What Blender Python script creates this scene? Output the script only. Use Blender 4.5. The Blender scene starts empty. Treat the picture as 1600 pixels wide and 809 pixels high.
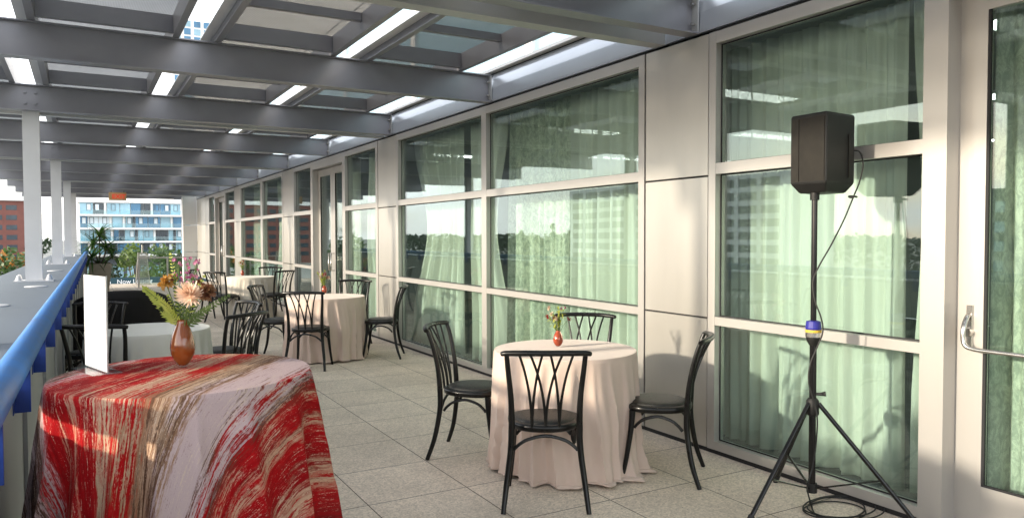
import bpy, bmesh, math, random
from mathutils import Vector, Matrix, noise
R = math.radians
random.seed(7)
S = bpy.context.scene
COL = S.collection
PI = math.pi

# ------------------------------------------------------------------ camera
F_PX, YAW, PITCH, ROLL, HC = 1172.5, R(29.83), R(-1.75), R(-.12), 1.5
fw = Vector((math.sin(YAW)*math.cos(PITCH), math.cos(YAW)*math.cos(PITCH), math.sin(PITCH)))
rt = Vector((math.cos(YAW), -math.sin(YAW), 0)); up = rt.cross(fw)
rt2 = math.cos(ROLL)*rt + math.sin(ROLL)*up; up2 = -math.sin(ROLL)*rt + math.cos(ROLL)*up
cam = bpy.data.cameras.new('camera'); co = bpy.data.objects.new('camera', cam); COL.objects.link(co)
m = Matrix((rt2, up2, -fw)).transposed().to_4x4(); m.translation = (0, 0, HC); co.matrix_world = m
cam.sensor_width = 36; cam.lens = 36*F_PX/1600; cam.clip_start = .05; cam.clip_end = 6000
S.camera = co
S.render.resolution_x = 1024; S.render.resolution_y = 517
# ------------------------------------------------------------------ sky and sun
SUN_EL, SUN_AZ = R(12.5), R(-87)          # azimuth from +Y, clockwise
w = bpy.data.worlds.new('World'); S.world = w; w.use_nodes = True
wn = w.node_tree.nodes; wl = w.node_tree.links; wn.clear()
sky = wn.new('ShaderNodeTexSky'); sky.sky_type = 'NISHITA'; sky.sun_disc = False
sky.sun_elevation = SUN_EL; sky.sun_rotation = SUN_AZ; sky.air_density = 1.0; sky.dust_density = 1.5
tc = wn.new('ShaderNodeTexCoord'); nz = wn.new('ShaderNodeTexNoise')
mp = wn.new('ShaderNodeMapping'); mp.inputs['Scale'].default_value = (1, 1, 3.2)
nz.inputs['Scale'].default_value = 2.3; nz.inputs['Detail'].default_value = 7; nz.inputs['Roughness'].default_value = .55
cr = wn.new('ShaderNodeValToRGB'); cr.color_ramp.elements[0].position = .38; cr.color_ramp.elements[1].position = .62
cr.color_ramp.elements[0].color = (.35,.35,.35,1); cr.color_ramp.elements[1].color = (.92,.92,.92,1)
mx = wn.new('ShaderNodeMix'); mx.data_type = 'RGBA'; mx.inputs['B'].default_value = (8.9, 9.0, 9.2, 1)
bg = wn.new('ShaderNodeBackground'); bg.inputs['Strength'].default_value = .15
ow = wn.new('ShaderNodeOutputWorld')
wl.new(tc.outputs['Generated'], mp.inputs['Vector']); wl.new(mp.outputs['Vector'], nz.inputs['Vector'])
wl.new(nz.outputs['Fac'], cr.inputs['Fac']); wl.new(cr.outputs['Color'], mx.inputs['Factor'])
wl.new(sky.outputs['Color'], mx.inputs['A']); wl.new(mx.outputs['Result'], bg.inputs['Color'])
wl.new(bg.outputs['Background'], ow.inputs['Surface'])
sd = bpy.data.lights.new('sun', 'SUN'); sd.energy = 2.1; sd.angle = R(2.0); sd.color = (1, .88, .70)
so = bpy.data.objects.new('sun', sd); COL.objects.link(so)
sdir = Vector((math.sin(SUN_AZ)*math.cos(SUN_EL), math.cos(SUN_AZ)*math.cos(SUN_EL), math.sin(SUN_EL)))
so.rotation_euler = sdir.to_track_quat('Z', 'Y').to_euler(); so.location = (-20, 0, 20)
vs = S.view_settings; vs.view_transform = 'Standard'; vs.look = 'None'; vs.exposure = 1.5; vs.gamma = 1
S.render.engine = 'CYCLES'; cy = S.cycles
cy.use_denoising = True; cy.max_bounces = 8; cy.transparent_max_bounces = 16; cy.diffuse_bounces = 4
cy.glossy_bounces = 4; cy.caustics_reflective = False; cy.caustics_refractive = False; cy.sample_clamp_indirect = 6

# ------------------------------------------------------------------ materials
def mat(name, col, rough=.6, metal=0, noise_amt=0, nscale=8, bump=0, bscale=60, spec=.5, coat=0, rvar=0, coord='Object', stretch=None, emit=None):
    m = bpy.data.materials.new(name); m.use_nodes = True; N = m.node_tree.nodes; L = m.node_tree.links
    b = N['Principled BSDF']; b.inputs['Base Color'].default_value = (*col, 1); b.inputs['Roughness'].default_value = rough
    b.inputs['Metallic'].default_value = metal; b.inputs['Specular IOR Level'].default_value = spec
    b.inputs['Coat Weight'].default_value = coat; b.inputs['Coat Roughness'].default_value = .08
    if emit: b.inputs['Emission Color'].default_value = (*emit[0], 1); b.inputs['Emission Strength'].default_value = emit[1]
    t = N.new('ShaderNodeTexCoord'); src = t.outputs[coord]
    if stretch:
        mpn = N.new('ShaderNodeMapping'); mpn.inputs['Scale'].default_value = stretch; L.new(src, mpn.inputs[0]); src = mpn.outputs[0]
    if noise_amt or rvar:
        n = N.new('ShaderNodeTexNoise'); n.inputs['Scale'].default_value = nscale; n.inputs['Detail'].default_value = 6; L.new(src, n.inputs['Vector'])
    if noise_amt:
        mr = N.new('ShaderNodeMapRange'); mr.inputs['From Min'].default_value = .3; mr.inputs['From Max'].default_value = .7
        mr.inputs['To Min'].default_value = 1-noise_amt; mr.inputs['To Max'].default_value = 1+noise_amt; L.new(n.outputs['Fac'], mr.inputs['Value'])
        v = N.new('ShaderNodeVectorMath'); v.operation = 'SCALE'; v.inputs[0].default_value = col
        L.new(mr.outputs[0], v.inputs['Scale']); L.new(v.outputs[0], b.inputs['Base Color'])
    if rvar:
        m2 = N.new('ShaderNodeMapRange'); m2.inputs['To Min'].default_value = max(0, rough-rvar); m2.inputs['To Max'].default_value = rough+rvar
        L.new(n.outputs['Fac'], m2.inputs['Value']); L.new(m2.outputs[0], b.inputs['Roughness'])
    if bump:
        n2 = N.new('ShaderNodeTexNoise'); n2.inputs['Scale'].default_value = bscale; n2.inputs['Detail'].default_value = 4; L.new(src, n2.inputs['Vector'])
        bp = N.new('ShaderNodeBump'); bp.inputs['Strength'].default_value = bump; bp.inputs['Distance'].default_value = .01
        L.new(n2.outputs['Fac'], bp.inputs['Height']); L.new(bp.outputs[0], b.inputs['Normal'])
    return m

M = {}
M['beam'] = mat('painted_steel', (.29, .29, .32), .36, .3, .07, 3, .05, 30, rvar=.06)
M['beam_pale_skylit'] = mat('pale_skylit_steel', (.48, .49, .49), .4, .2, .05, 3)  # paler beam tone: painted sky light on rear channels, plain pale end plates
M['white_steel'] = mat('white_steel', (.68, .68, .69), .42, 0, .04, 4, .03, 40)
M['alu'] = mat('anodised_frame', (.52, .50, .475), .34, .45, .04, 2, .03, 80, stretch=(1, 1, .1))
M['panel'] = mat('metal_cladding', (.57, .545, .50), .34, .6, .06, 2.2, .02, 5, rvar=.07, stretch=(1, 1, .25))
M['fascia'] = mat('fascia_cladding', (.5, .53, .58), .3, .5, .03, 2)
M['black_gap'] = mat('dark_seal', (.012, .012, .014), .7)
M['steel'] = mat('brushed_steel', (.6, .58, .55), .22, 1, .05, 20)
M['cap'] = mat('parapet_cap_paint', (.17, .20, .235), .55, .1, .06, 1.2, .04, 15, rvar=.08)
M['parapet'] = mat('parapet_face', (.36, .38, .39), .5, .1, .08, 1.5, .03, 12, stretch=(1, 1, .3))
M['rail'] = mat('blue_rail_paint', (.025, .17, .50), .5, 0, .16, 7, .05, 60, coat=.0, rvar=.1, spec=.4)
M['bracket'] = mat('dark_blue_paint', (.01, .05, .30), .45, 0, .1, 6)
M['black_wood'] = mat('black_lacquered_wood', (.004, .004, .004), .3, 0, .3, 12, .05, 60, spec=.35, coat=.06, rvar=.1)
M['seat_pad'] = mat('black_vinyl', (.016, .016, .014), .45, 0, .35, 40, .35, 300)
M['black_plastic'] = mat('black_plastic', (.005, .005, .005), .55, 0, .3, 14, .25, 220, rvar=.1)
M['grille'] = mat('scuffed_grille', (.014, .012, .009), .55, .2, .35, 22, .4, 600)
M['tripod'] = mat('black_tube', (.012, .012, .013), .22, .5, .2, 20, coat=.3)
M['blue_plastic'] = mat('blue_plastic', (.02, .02, .25), .4)
M['yellow_plastic'] = mat('yellow_print', (.6, .42, .05), .5)
M['paper'] = mat('white_card', (.56, .56, .57), .55, 0, .01)
M['vase'] = mat('copper_glaze', (.24, .062, .012), .16, .0, .2, 10, coat=.7)
M['vase_red'] = mat('red_glaze', (.33, .06, .025), .15, .15, .3, 25, coat=.5)
M['concrete'] = mat('planter_concrete', (.38, .34, .28), .85, 0, .1, 6, .2, 40)
M['brick'] = mat('far_brick', (.17, .066, .052), .85, 0, .12, .4)
M['white_wall'] = mat('white_render', (.72, .71, .69), .7, 0, .03, .5)
M['office'] = mat('pale_precast', (.66, .66, .66), .7, 0, .03, .4)
M['dark_render'] = mat('dark_render', (.07, .08, .09), .7, 0, .1, .5)
M['win_dark'] = mat('window_dark_glass', (.03, .045, .06), .1, 0, .3, .6)
M['win_blue'] = mat('window_blue_glass', (.055, .16, .27), .12, .2, .35, .25)
M['win_pale'] = mat('window_pale_glass', (.26, .42, .50), .15, .1, .25, .3)
M['win_white'] = mat('window_blind', (.62, .68, .72), .5)
M['balus'] = None
M['brown_deck'] = mat('brown_timber', (.24, .10, .045), .8, 0, .15, 3)
M['bark'] = mat('bark', (.09, .065, .045), .9, 0, .3, 5)
M['stem'] = mat('stem_green', (.10, .16, .03), .6, 0, .2, 30)
M['ground'] = mat('city_ground', (.16, .165, .15), .9, 0, .3, .02)
M['banner'] = mat('banner_teal', (.01, .045, .06), .6)
M['banner_text'] = mat('banner_white', (.8, .8, .8), .6)
M['sofa'] = mat('black_upholstery', (.006, .006, .0065), .7, 0, .2, 12, .2, 200, spec=.25)
M['wire'] = mat('galvanised_wire', (.42, .41, .38), .45, .5)
M['interior_wall'] = mat('interior_wall', (.30, .33, .31), .8, 0, .05, .5)
M['interior_floor'] = mat('interior_carpet', (.10, .11, .10), .9, 0, .2, 6)
M['interior_ceiling'] = mat('interior_ceiling', (.28, .30, .29), .85, 0, .03, 2)
M['lamp'] = mat('lamp_diffuser', (.8, .8, .8), .5, emit=((1, .97, .9), 5))
M['exit_body'] = mat('exit_body', (.55, .35, .16), .5)
M['exit_red'] = mat('exit_red', (.6, .02, .01), .5, emit=((1, .05, .02), .25))
M['rubber'] = mat('black_rubber', (.012, .012, .012), .6)

def leafmat(name, c1, c2, scale=3, rough=.5):
    m = bpy.data.materials.new(name); m.use_nodes = True; N = m.node_tree.nodes; L = m.node_tree.links
    b = N['Principled BSDF']; b.inputs['Roughness'].default_value = rough
    t = N.new('ShaderNodeTexCoord'); n = N.new('ShaderNodeTexNoise'); n.inputs['Scale'].default_value = scale; n.inputs['Detail'].default_value = 5
    L.new(t.outputs['Object'], n.inputs['Vector']); r = N.new('ShaderNodeValToRGB')
    r.color_ramp.elements[0].position = .35; r.color_ramp.elements[1].position = .65
    r.color_ramp.elements[0].color = (*c1, 1); r.color_ramp.elements[1].color = (*c2, 1)
    L.new(n.outputs['Fac'], r.inputs['Fac']); L.new(r.outputs['Color'], b.inputs['Base Color'])
    tr = N.new('ShaderNodeBsdfTranslucent'); L.new(r.outputs['Color'], tr.inputs['Color'])
    mxs = N.new('ShaderNodeMixShader'); mxs.inputs[0].default_value = .3
    o = N['Material Output']; L.new(b.outputs[0], mxs.inputs[1]); L.new(tr.outputs[0], mxs.inputs[2]); L.new(mxs.outputs[0], o.inputs['Surface'])
    return m
M['leaf'] = leafmat('leaf_green', (.025, .06, .015), (.08, .13, .03), .6)
M['leaf_dark'] = leafmat('leaf_dark', (.012, .03, .014), (.035, .06, .025), .6)
M['leaf_light'] = leafmat('leaf_light', (.05, .10, .02), (.12, .17, .035), .6)
M['leaf_orange'] = leafmat('leaf_orange', (.26, .10, .015), (.40, .19, .03), .6)
M['leaf_yellow'] = leafmat('leaf_yellow', (.32, .22, .02), (.2, .2, .03), .6)
M['frond'] = leafmat('frond_green', (.32, .40, .05), (.55, .55, .12), 14)
M['dracaena'] = leafmat('dracaena_leaf', (.02, .07, .012), (.07, .15, .03), 6, .3)
M['petal_peach'] = leafmat('petal_peach', (.82, .58, .42), (.92, .78, .64), 30)
M['petal_pink'] = leafmat('petal_pink', (.36, .04, .17), (.62, .26, .40), 60)
M['petal_orange'] = leafmat('petal_orange', (.45, .20, .03), (.60, .38, .10), 60)
M['petal_rust'] = leafmat('petal_rust', (.20, .07, .04), (.34, .20, .10), 60)
M['petal_red'] = leafmat('petal_red', (.28, .01, .01), (.5, .04, .03), 40)

# fabric
def cloth(name, c, var=.05, trans=.12):
    m = bpy.data.materials.new(name); m.use_nodes = True; N = m.node_tree.nodes; L = m.node_tree.links
    b = N['Principled BSDF']; b.inputs['Roughness'].default_value = .8; b.inputs['Specular IOR Level'].default_value = .2
    b.inputs['Sheen Weight'].default_value = .3
    t = N.new('ShaderNodeTexCoord'); n = N.new('ShaderNodeTexNoise'); n.inputs['Scale'].default_value = 260; n.inputs['Detail'].default_value = 2
    L.new(t.outputs['Object'], n.inputs['Vector'])
    n3 = N.new('ShaderNodeTexNoise'); n3.inputs['Scale'].default_value = 7; n3.inputs['Detail'].default_value = 5; L.new(t.outputs['Object'], n3.inputs['Vector'])
    mr = N.new('ShaderNodeMapRange'); mr.inputs['To Min'].default_value = 1-var; mr.inputs['To Max'].default_value = 1+var; L.new(n3.outputs['Fac'], mr.inputs['Value'])
    v = N.new('ShaderNodeVectorMath'); v.operation = 'SCALE'; v.inputs[0].default_value = c; L.new(mr.outputs[0], v.inputs['Scale']); L.new(v.outputs[0], b.inputs['Base Color'])
    ad = N.new('ShaderNodeMath'); ad.operation = 'MULTIPLY_ADD'; ad.inputs[1].default_value = 6; L.new(n3.outputs['Fac'], ad.inputs[0]); L.new(n.outputs['Fac'], ad.inputs[2])
    bp = N.new('ShaderNodeBump'); bp.inputs['Strength'].default_value = .2; bp.inputs['Distance'].default_value = .003
    L.new(ad.outputs[0], bp.inputs['Height']); L.new(bp.outputs[0], b.inputs['Normal'])
    tr = N.new('ShaderNodeBsdfTranslucent'); L.new(v.outputs[0], tr.inputs['Color'])
    mxs = N.new('ShaderNodeMixShader'); mxs.inputs[0].default_value = trans
    o = N['Material Output']; L.new(b.outputs[0], mxs.inputs[1]); L.new(tr.outputs[0], mxs.inputs[2]); L.new(mxs.outputs[0], o.inputs['Surface'])
    return m
M['cloth_pink'] = cloth('blush_linen', (.74, .59, .50))
M['cloth_cream'] = cloth('cream_linen', (.76, .70, .60))
M['cloth_white'] = cloth('white_linen', (.74, .74, .68))

# painterly brush-stroke cloth, pattern laid out on the cloth's own flat coordinates (UV)
def brush_cloth():
    m = cloth('brush_stroke_cloth', (.6, .5, .5), .02, .05); N = m.node_tree.nodes; L = m.node_tree.links
    uv = N.new('ShaderNodeUVMap'); uv.uv_map = 'UVMap'
    rot = N.new('ShaderNodeMapping'); rot.inputs['Rotation'].default_value = (0, 0, R(34)); L.new(uv.outputs[0], rot.inputs[0])   # x across, y along the stripes
    def nn(scale, st, det=6, rough=.6):
        mpn = N.new('ShaderNodeMapping'); mpn.inputs['Scale'].default_value = st; L.new(rot.outputs[0], mpn.inputs[0])
        q = N.new('ShaderNodeTexNoise'); q.inputs['Scale'].default_value = scale; q.inputs['Detail'].default_value = det; q.inputs['Roughness'].default_value = rough
        L.new(mpn.outputs[0], q.inputs['Vector']); return q.outputs['Fac']
    def math_(op, a, b=None, c=None):
        q = N.new('ShaderNodeMath'); q.operation = op
        for i, x in enumerate((a, b, c)):
            if x is None: continue
            if isinstance(x, (int, float)): q.inputs[i].default_value = x
            else: L.new(x, q.inputs[i])
        return q.outputs[0]
    sx = N.new('ShaderNodeSeparateXYZ'); L.new(rot.outputs[0], sx.inputs[0])
    warp = nn(6, (1, .12, 1), 4); warp2 = nn(60, (1, .12, 1), 7, .8)
    p = math_('ADD', math_('MULTIPLY_ADD', math_('SUBTRACT', warp, .5), .09, sx.outputs[0]), math_('MULTIPLY', math_('SUBTRACT', warp2, .5), .17))
    p = math_('ADD', math_('MULTIPLY', p, .5), .5)   # -1..1 -> 0..1
    rp = N.new('ShaderNodeValToRGB'); L.new(p, rp.inputs['Fac']); el = rp.color_ramp.elements
    red, dred, cream, tan, brown, lilac, dark = (.40, .007, .010), (.24, .004, .007), (.52, .36, .25), (.30, .17, .10), (.10, .05, .033), (.50, .39, .40), (.025, .012, .012)
    stops = [(0, dark), (.2, brown), (.26, lilac), (.29, dark), (.33, brown), (.35, lilac), (.36, red), (.395, dred), (.42, red), (.428, cream), (.436, red), (.455, dred), (.48, red), (.487, cream), (.502, cream), (.509, red), (.538, red), (.552, tan), (.57, cream), (.59, brown), (.61, tan), (.62, lilac), (.69, lilac), (.70, brown), (.725, red), (.755, dred), (.765, cream), (.785, red), (.84, dred), (.87, cream), (.89, red), (1, dark)]
    el[0].position, el[0].color = stops[0][0], (*stops[0][1], 1); el[1].position, el[1].color = stops[-1][0], (*stops[-1][1], 1)
    for s, c in stops[1:-1]:
        e = el.new(s); e.color = (*c, 1)
    po = math_('ADD', p, math_('MULTIPLY', math_('SUBTRACT', nn(3.5, (1, .5, 1), 2), .32), .16))
    rp2 = N.new('ShaderNodeValToRGB'); L.new(po, rp2.inputs['Fac']); e2_ = rp2.color_ramp.elements
    e2_[0].position, e2_[0].color = stops[0][0], (*stops[0][1], 1); e2_[1].position, e2_[1].color = stops[-1][0], (*stops[-1][1], 1)
    for s_, c_ in stops[1:-1]: e_ = e2_.new(s_); e_.color = (*c_, 1)
    msk = N.new('ShaderNodeMapRange'); msk.inputs['From Min'].default_value = .50; msk.inputs['From Max'].default_value = .54; L.new(math_('ADD', nn(85, (1, .045, 1), 5, .75), math_('MULTIPLY', math_('SUBTRACT', nn(140, (1, .5, 1), 3), .5), .22)), msk.inputs['Value'])
    mm = N.new('ShaderNodeMix'); mm.data_type = 'RGBA'; L.new(msk.outputs[0], mm.inputs['Factor']); L.new(rp.outputs['Color'], mm.inputs['A']); L.new(rp2.outputs['Color'], mm.inputs['B'])
    # dry-brush flecks: thin streaks of cream and dark
    f1 = nn(170, (1, .06, 1), 4, .85); f2 = nn(200, (1, .7, 1), 4, .8); f3 = nn(9, (1, .25, 1), 3)
    k = math_('MULTIPLY', math_('ADD', f1, math_('MULTIPLY', f2, .5)), .667)
    k = math_('ADD', k, math_('MULTIPLY', math_('SUBTRACT', f3, .5), .3))
    cl = N.new('ShaderNodeMapRange'); cl.inputs['From Min'].default_value = .565; cl.inputs['From Max'].default_value = .60; L.new(k, cl.inputs['Value'])
    dk = N.new('ShaderNodeMapRange'); dk.inputs['From Min'].default_value = .43; dk.inputs['From Max'].default_value = .40; L.new(k, dk.inputs['Value'])
    m1 = N.new('ShaderNodeMix'); m1.data_type = 'RGBA'; m1.inputs['B'].default_value = (.62, .50, .40, 1); L.new(math_('MULTIPLY', cl.outputs[0], .75), m1.inputs['Factor']); L.new(mm.outputs['Result'], m1.inputs['A'])
    m2 = N.new('ShaderNodeMix'); m2.data_type = 'RGBA'; m2.inputs['B'].default_value = (.12, .04, .03, 1); L.new(math_('MULTIPLY', dk.outputs[0], .6), m2.inputs['Factor']); L.new(m1.outputs['Result'], m2.inputs['A'])
    L.new(m2.outputs['Result'], N['Principled BSDF'].inputs['Base Color']); N['Principled BSDF'].inputs['Sheen Weight'].default_value = 0; N['Principled BSDF'].inputs['Specular IOR Level'].default_value = .05
    return m
M['cloth_brush'] = brush_cloth()

def curtain_mat(name, col, crushed=False):
    m = bpy.data.materials.new(name); m.use_nodes = True; N = m.node_tree.nodes; L = m.node_tree.links
    b = N['Principled BSDF']; b.inputs['Base Color'].default_value = (*col, 1); b.inputs['Roughness'].default_value = .7
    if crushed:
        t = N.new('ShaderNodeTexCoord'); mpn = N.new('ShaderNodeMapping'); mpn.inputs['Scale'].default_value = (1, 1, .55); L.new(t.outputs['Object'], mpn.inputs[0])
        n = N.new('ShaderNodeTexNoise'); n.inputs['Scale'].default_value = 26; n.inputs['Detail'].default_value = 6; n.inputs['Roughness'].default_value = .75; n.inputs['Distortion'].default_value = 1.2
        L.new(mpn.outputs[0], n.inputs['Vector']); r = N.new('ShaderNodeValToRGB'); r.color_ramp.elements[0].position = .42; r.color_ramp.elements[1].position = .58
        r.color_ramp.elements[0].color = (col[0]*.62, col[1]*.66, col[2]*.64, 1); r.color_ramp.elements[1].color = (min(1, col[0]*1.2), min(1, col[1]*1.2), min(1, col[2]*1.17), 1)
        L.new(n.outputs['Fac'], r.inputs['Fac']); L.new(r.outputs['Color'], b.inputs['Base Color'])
    tr = N.new('ShaderNodeBsdfTranslucent'); tr.inputs['Color'].default_value = (*col, 1)
    tp = N.new('ShaderNodeBsdfTransparent')
    a = N.new('ShaderNodeMixShader'); a.inputs[0].default_value = .3; c = N.new('ShaderNodeMixShader'); c.inputs[0].default_value = .08 if crushed else .22
    o = N['Material Output']; L.new(b.outputs[0], a.inputs[1]); L.new(tr.outputs[0], a.inputs[2]); L.new(a.outputs[0], c.inputs[1]); L.new(tp.outputs[0], c.inputs[2]); L.new(c.outputs[0], o.inputs['Surface'])
    return m
M['curtain'] = curtain_mat('sheer_curtain', (.90, .89, .82))
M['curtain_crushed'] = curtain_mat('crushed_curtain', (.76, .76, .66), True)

def glass_mat(name, tint, refl0=.07, gain=1.6, rough=0):
    m = bpy.data.materials.new(name); m.use_nodes = True; N = m.node_tree.nodes; L = m.node_tree.links; N.clear()
    o = N.new('ShaderNodeOutputMaterial'); tp = N.new('ShaderNodeBsdfTransparent'); tp.inputs['Color'].default_value = (*tint, 1)
    g = N.new('ShaderNodeBsdfGlossy'); g.inputs['Roughness'].default_value = rough; g.inputs['Color'].default_value = (.92, .98, .965, 1)
    lw = N.new('ShaderNodeLayerWeight'); fr = N.new('ShaderNodeMath'); fr.operation = 'POWER'; fr.inputs[1].default_value = 4; L.new(lw.outputs['Facing'], fr.inputs[0]); lw.inputs['Blend'].default_value = .5
    ma = N.new('ShaderNodeMath'); ma.operation = 'MULTIPLY_ADD'; ma.inputs[1].default_value = gain; ma.inputs[2].default_value = refl0; ma.use_clamp = True
    # slight pillowing of the sealed units
    t = N.new('ShaderNodeTexCoord'); n = N.new('ShaderNodeTexNoise'); n.inputs['Scale'].default_value = 1.1; n.inputs['Detail'].default_value = 1; L.new(t.outputs['Object'], n.inputs['Vector'])
    bp = N.new('ShaderNodeBump'); bp.inputs['Strength'].default_value = .05; bp.inputs['Distance'].default_value = .02; L.new(n.outputs['Fac'], bp.inputs['Height']); L.new(bp.outputs[0], g.inputs['Normal'])
    mxs = N.new('ShaderNodeMixShader'); L.new(fr.outputs[0], ma.inputs[0]); L.new(ma.outputs[0], mxs.inputs[0]); L.new(tp.outputs[0], mxs.inputs[1]); L.new(g.outputs[0], mxs.inputs[2]); L.new(mxs.outputs[0], o.inputs['Surface'])
    return m
M['glass'] = glass_mat('tinted_glass', (.862, .945, .925), .078, .6)
M['balus'] = glass_mat('balcony_glass', (.80, .90, .92), .05, .4)
M['clear'] = glass_mat('clear_acrylic', (.97, .98, .98), .03, .5)
M['guard_glass'] = glass_mat('guard_glass', (.88, .95, .92), .03, .5)

def mesh_panel_mat():
    m = mat('perforated_metal', (.24, .27, .30), .5, .3, .08, 3); N = m.node_tree.nodes; L = m.node_tree.links
    t = N.new('ShaderNodeTexCoord'); wv = N.new('ShaderNodeTexWave'); wv.inputs['Scale'].default_value = 28; wv.bands_direction = 'X'; L.new(t.outputs['Object'], wv.inputs['Vector'])
    mr = N.new('ShaderNodeMapRange'); mr.inputs['To Min'].default_value = .22; mr.inputs['To Max'].default_value = .4; L.new(wv.outputs['Fac'], mr.inputs['Value'])
    tp = N.new('ShaderNodeBsdfTransparent'); mxs = N.new('ShaderNodeMixShader'); L.new(mr.outputs[0], mxs.inputs[0])
    L.new(N['Principled BSDF'].outputs[0], mxs.inputs[1]); L.new(tp.outputs[0], mxs.inputs[2]); L.new(mxs.outputs[0], N['Material Output'].inputs['Surface'])
    return m
M['perf'] = mesh_panel_mat()

def floor_mat():
    m = bpy.data.materials.new('aggregate_pavers'); m.use_nodes = True; N = m.node_tree.nodes; L = m.node_tree.links
    b = N['Principled BSDF']; b.inputs['Roughness'].default_value = .8; b.inputs['Specular IOR Level'].default_value = .3
    t = N.new('ShaderNodeTexCoord'); mpn = N.new('ShaderNodeMapping'); mpn.inputs['Location'].default_value = (-.145, -.34, 0); L.new(t.outputs['Object'], mpn.inputs[0])
    br = N.new('ShaderNodeTexBrick'); br.offset = 0; br.inputs['Scale'].default_value = 1; br.inputs['Brick Width'].default_value = .61; br.inputs['Row Height'].default_value = .61
    br.inputs['Mortar Size'].default_value = .0033; br.inputs['Mortar Smooth'].default_value = .3; br.inputs['Bias'].default_value = 0
    br.inputs['Color1'].default_value = (.68, .585, .48, 1); br.inputs['Color2'].default_value = (.77, .67, .555, 1); br.inputs['Mortar'].default_value = (.085, .07, .055, 1)
    L.new(mpn.outputs[0], br.inputs['Vector'])
    def nn(s, d, r=.6):
        q = N.new('ShaderNodeTexNoise'); q.inputs['Scale'].default_value = s; q.inputs['Detail'].default_value = d; q.inputs['Roughness'].default_value = r; L.new(t.outputs['Object'], q.inputs['Vector']); return q
    vo = N.new('ShaderNodeTexVoronoi'); vo.inputs['Scale'].default_value = 100; L.new(t.outputs['Object'], vo.inputs['Vector'])
    r1 = N.new('ShaderNodeMapRange'); r1.inputs['To Min'].default_value = .78; r1.inputs['To Max'].default_value = 1.16
    sep = N.new('ShaderNodeSeparateColor'); L.new(vo.outputs['Color'], sep.inputs[0]); L.new(sep.outputs[0], r1.inputs['Value'])
    n1 = nn(1.6, 7); r2 = N.new('ShaderNodeMapRange'); r2.inputs['From Min'].default_value = .3; r2.inputs['From Max'].default_value = .7; r2.inputs['To Min'].default_value = .84; r2.inputs['To Max'].default_value = 1.10; L.new(n1.outputs['Fac'], r2.inputs['Value'])
    n3 = nn(90, 2); r3 = N.new('ShaderNodeMapRange'); r3.inputs['From Min'].default_value = .3; r3.inputs['From Max'].default_value = .36; r3.inputs['To Min'].default_value = .35; r3.inputs['To Max'].default_value = 1; L.new(n3.outputs['Fac'], r3.inputs['Value'])
    mu = N.new('ShaderNodeMath'); mu.operation = 'MULTIPLY'; L.new(r1.outputs[0], mu.inputs[0]); L.new(r2.outputs[0], mu.inputs[1])
    mu2 = N.new('ShaderNodeMath'); mu2.operation = 'MULTIPLY'; L.new(mu.outputs[0], mu2.inputs[0]); L.new(r3.outputs[0], mu2.inputs[1])
    v = N.new('ShaderNodeVectorMath'); v.operation = 'SCALE'; L.new(br.outputs['Color'], v.inputs[0]); L.new(mu2.outputs[0], v.inputs['Scale']); L.new(v.outputs[0], b.inputs['Base Color'])
    bp = N.new('ShaderNodeBump'); bp.inputs['Strength'].default_value = .3; bp.inputs['Distance'].default_value = .002; L.new(sep.outputs[0], bp.inputs['Height'])
    bp2 = N.new('ShaderNodeBump'); bp2.inputs['Strength'].default_value = .8; bp2.inputs['Distance'].default_value = .003; bp2.invert = True
    L.new(br.outputs['Fac'], bp2.inputs['Height']); L.new(bp.outputs[0], bp2.inputs['Normal']); L.new(bp2.outputs[0], b.inputs['Normal'])
    return m
M['floor'] = floor_mat()

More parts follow.
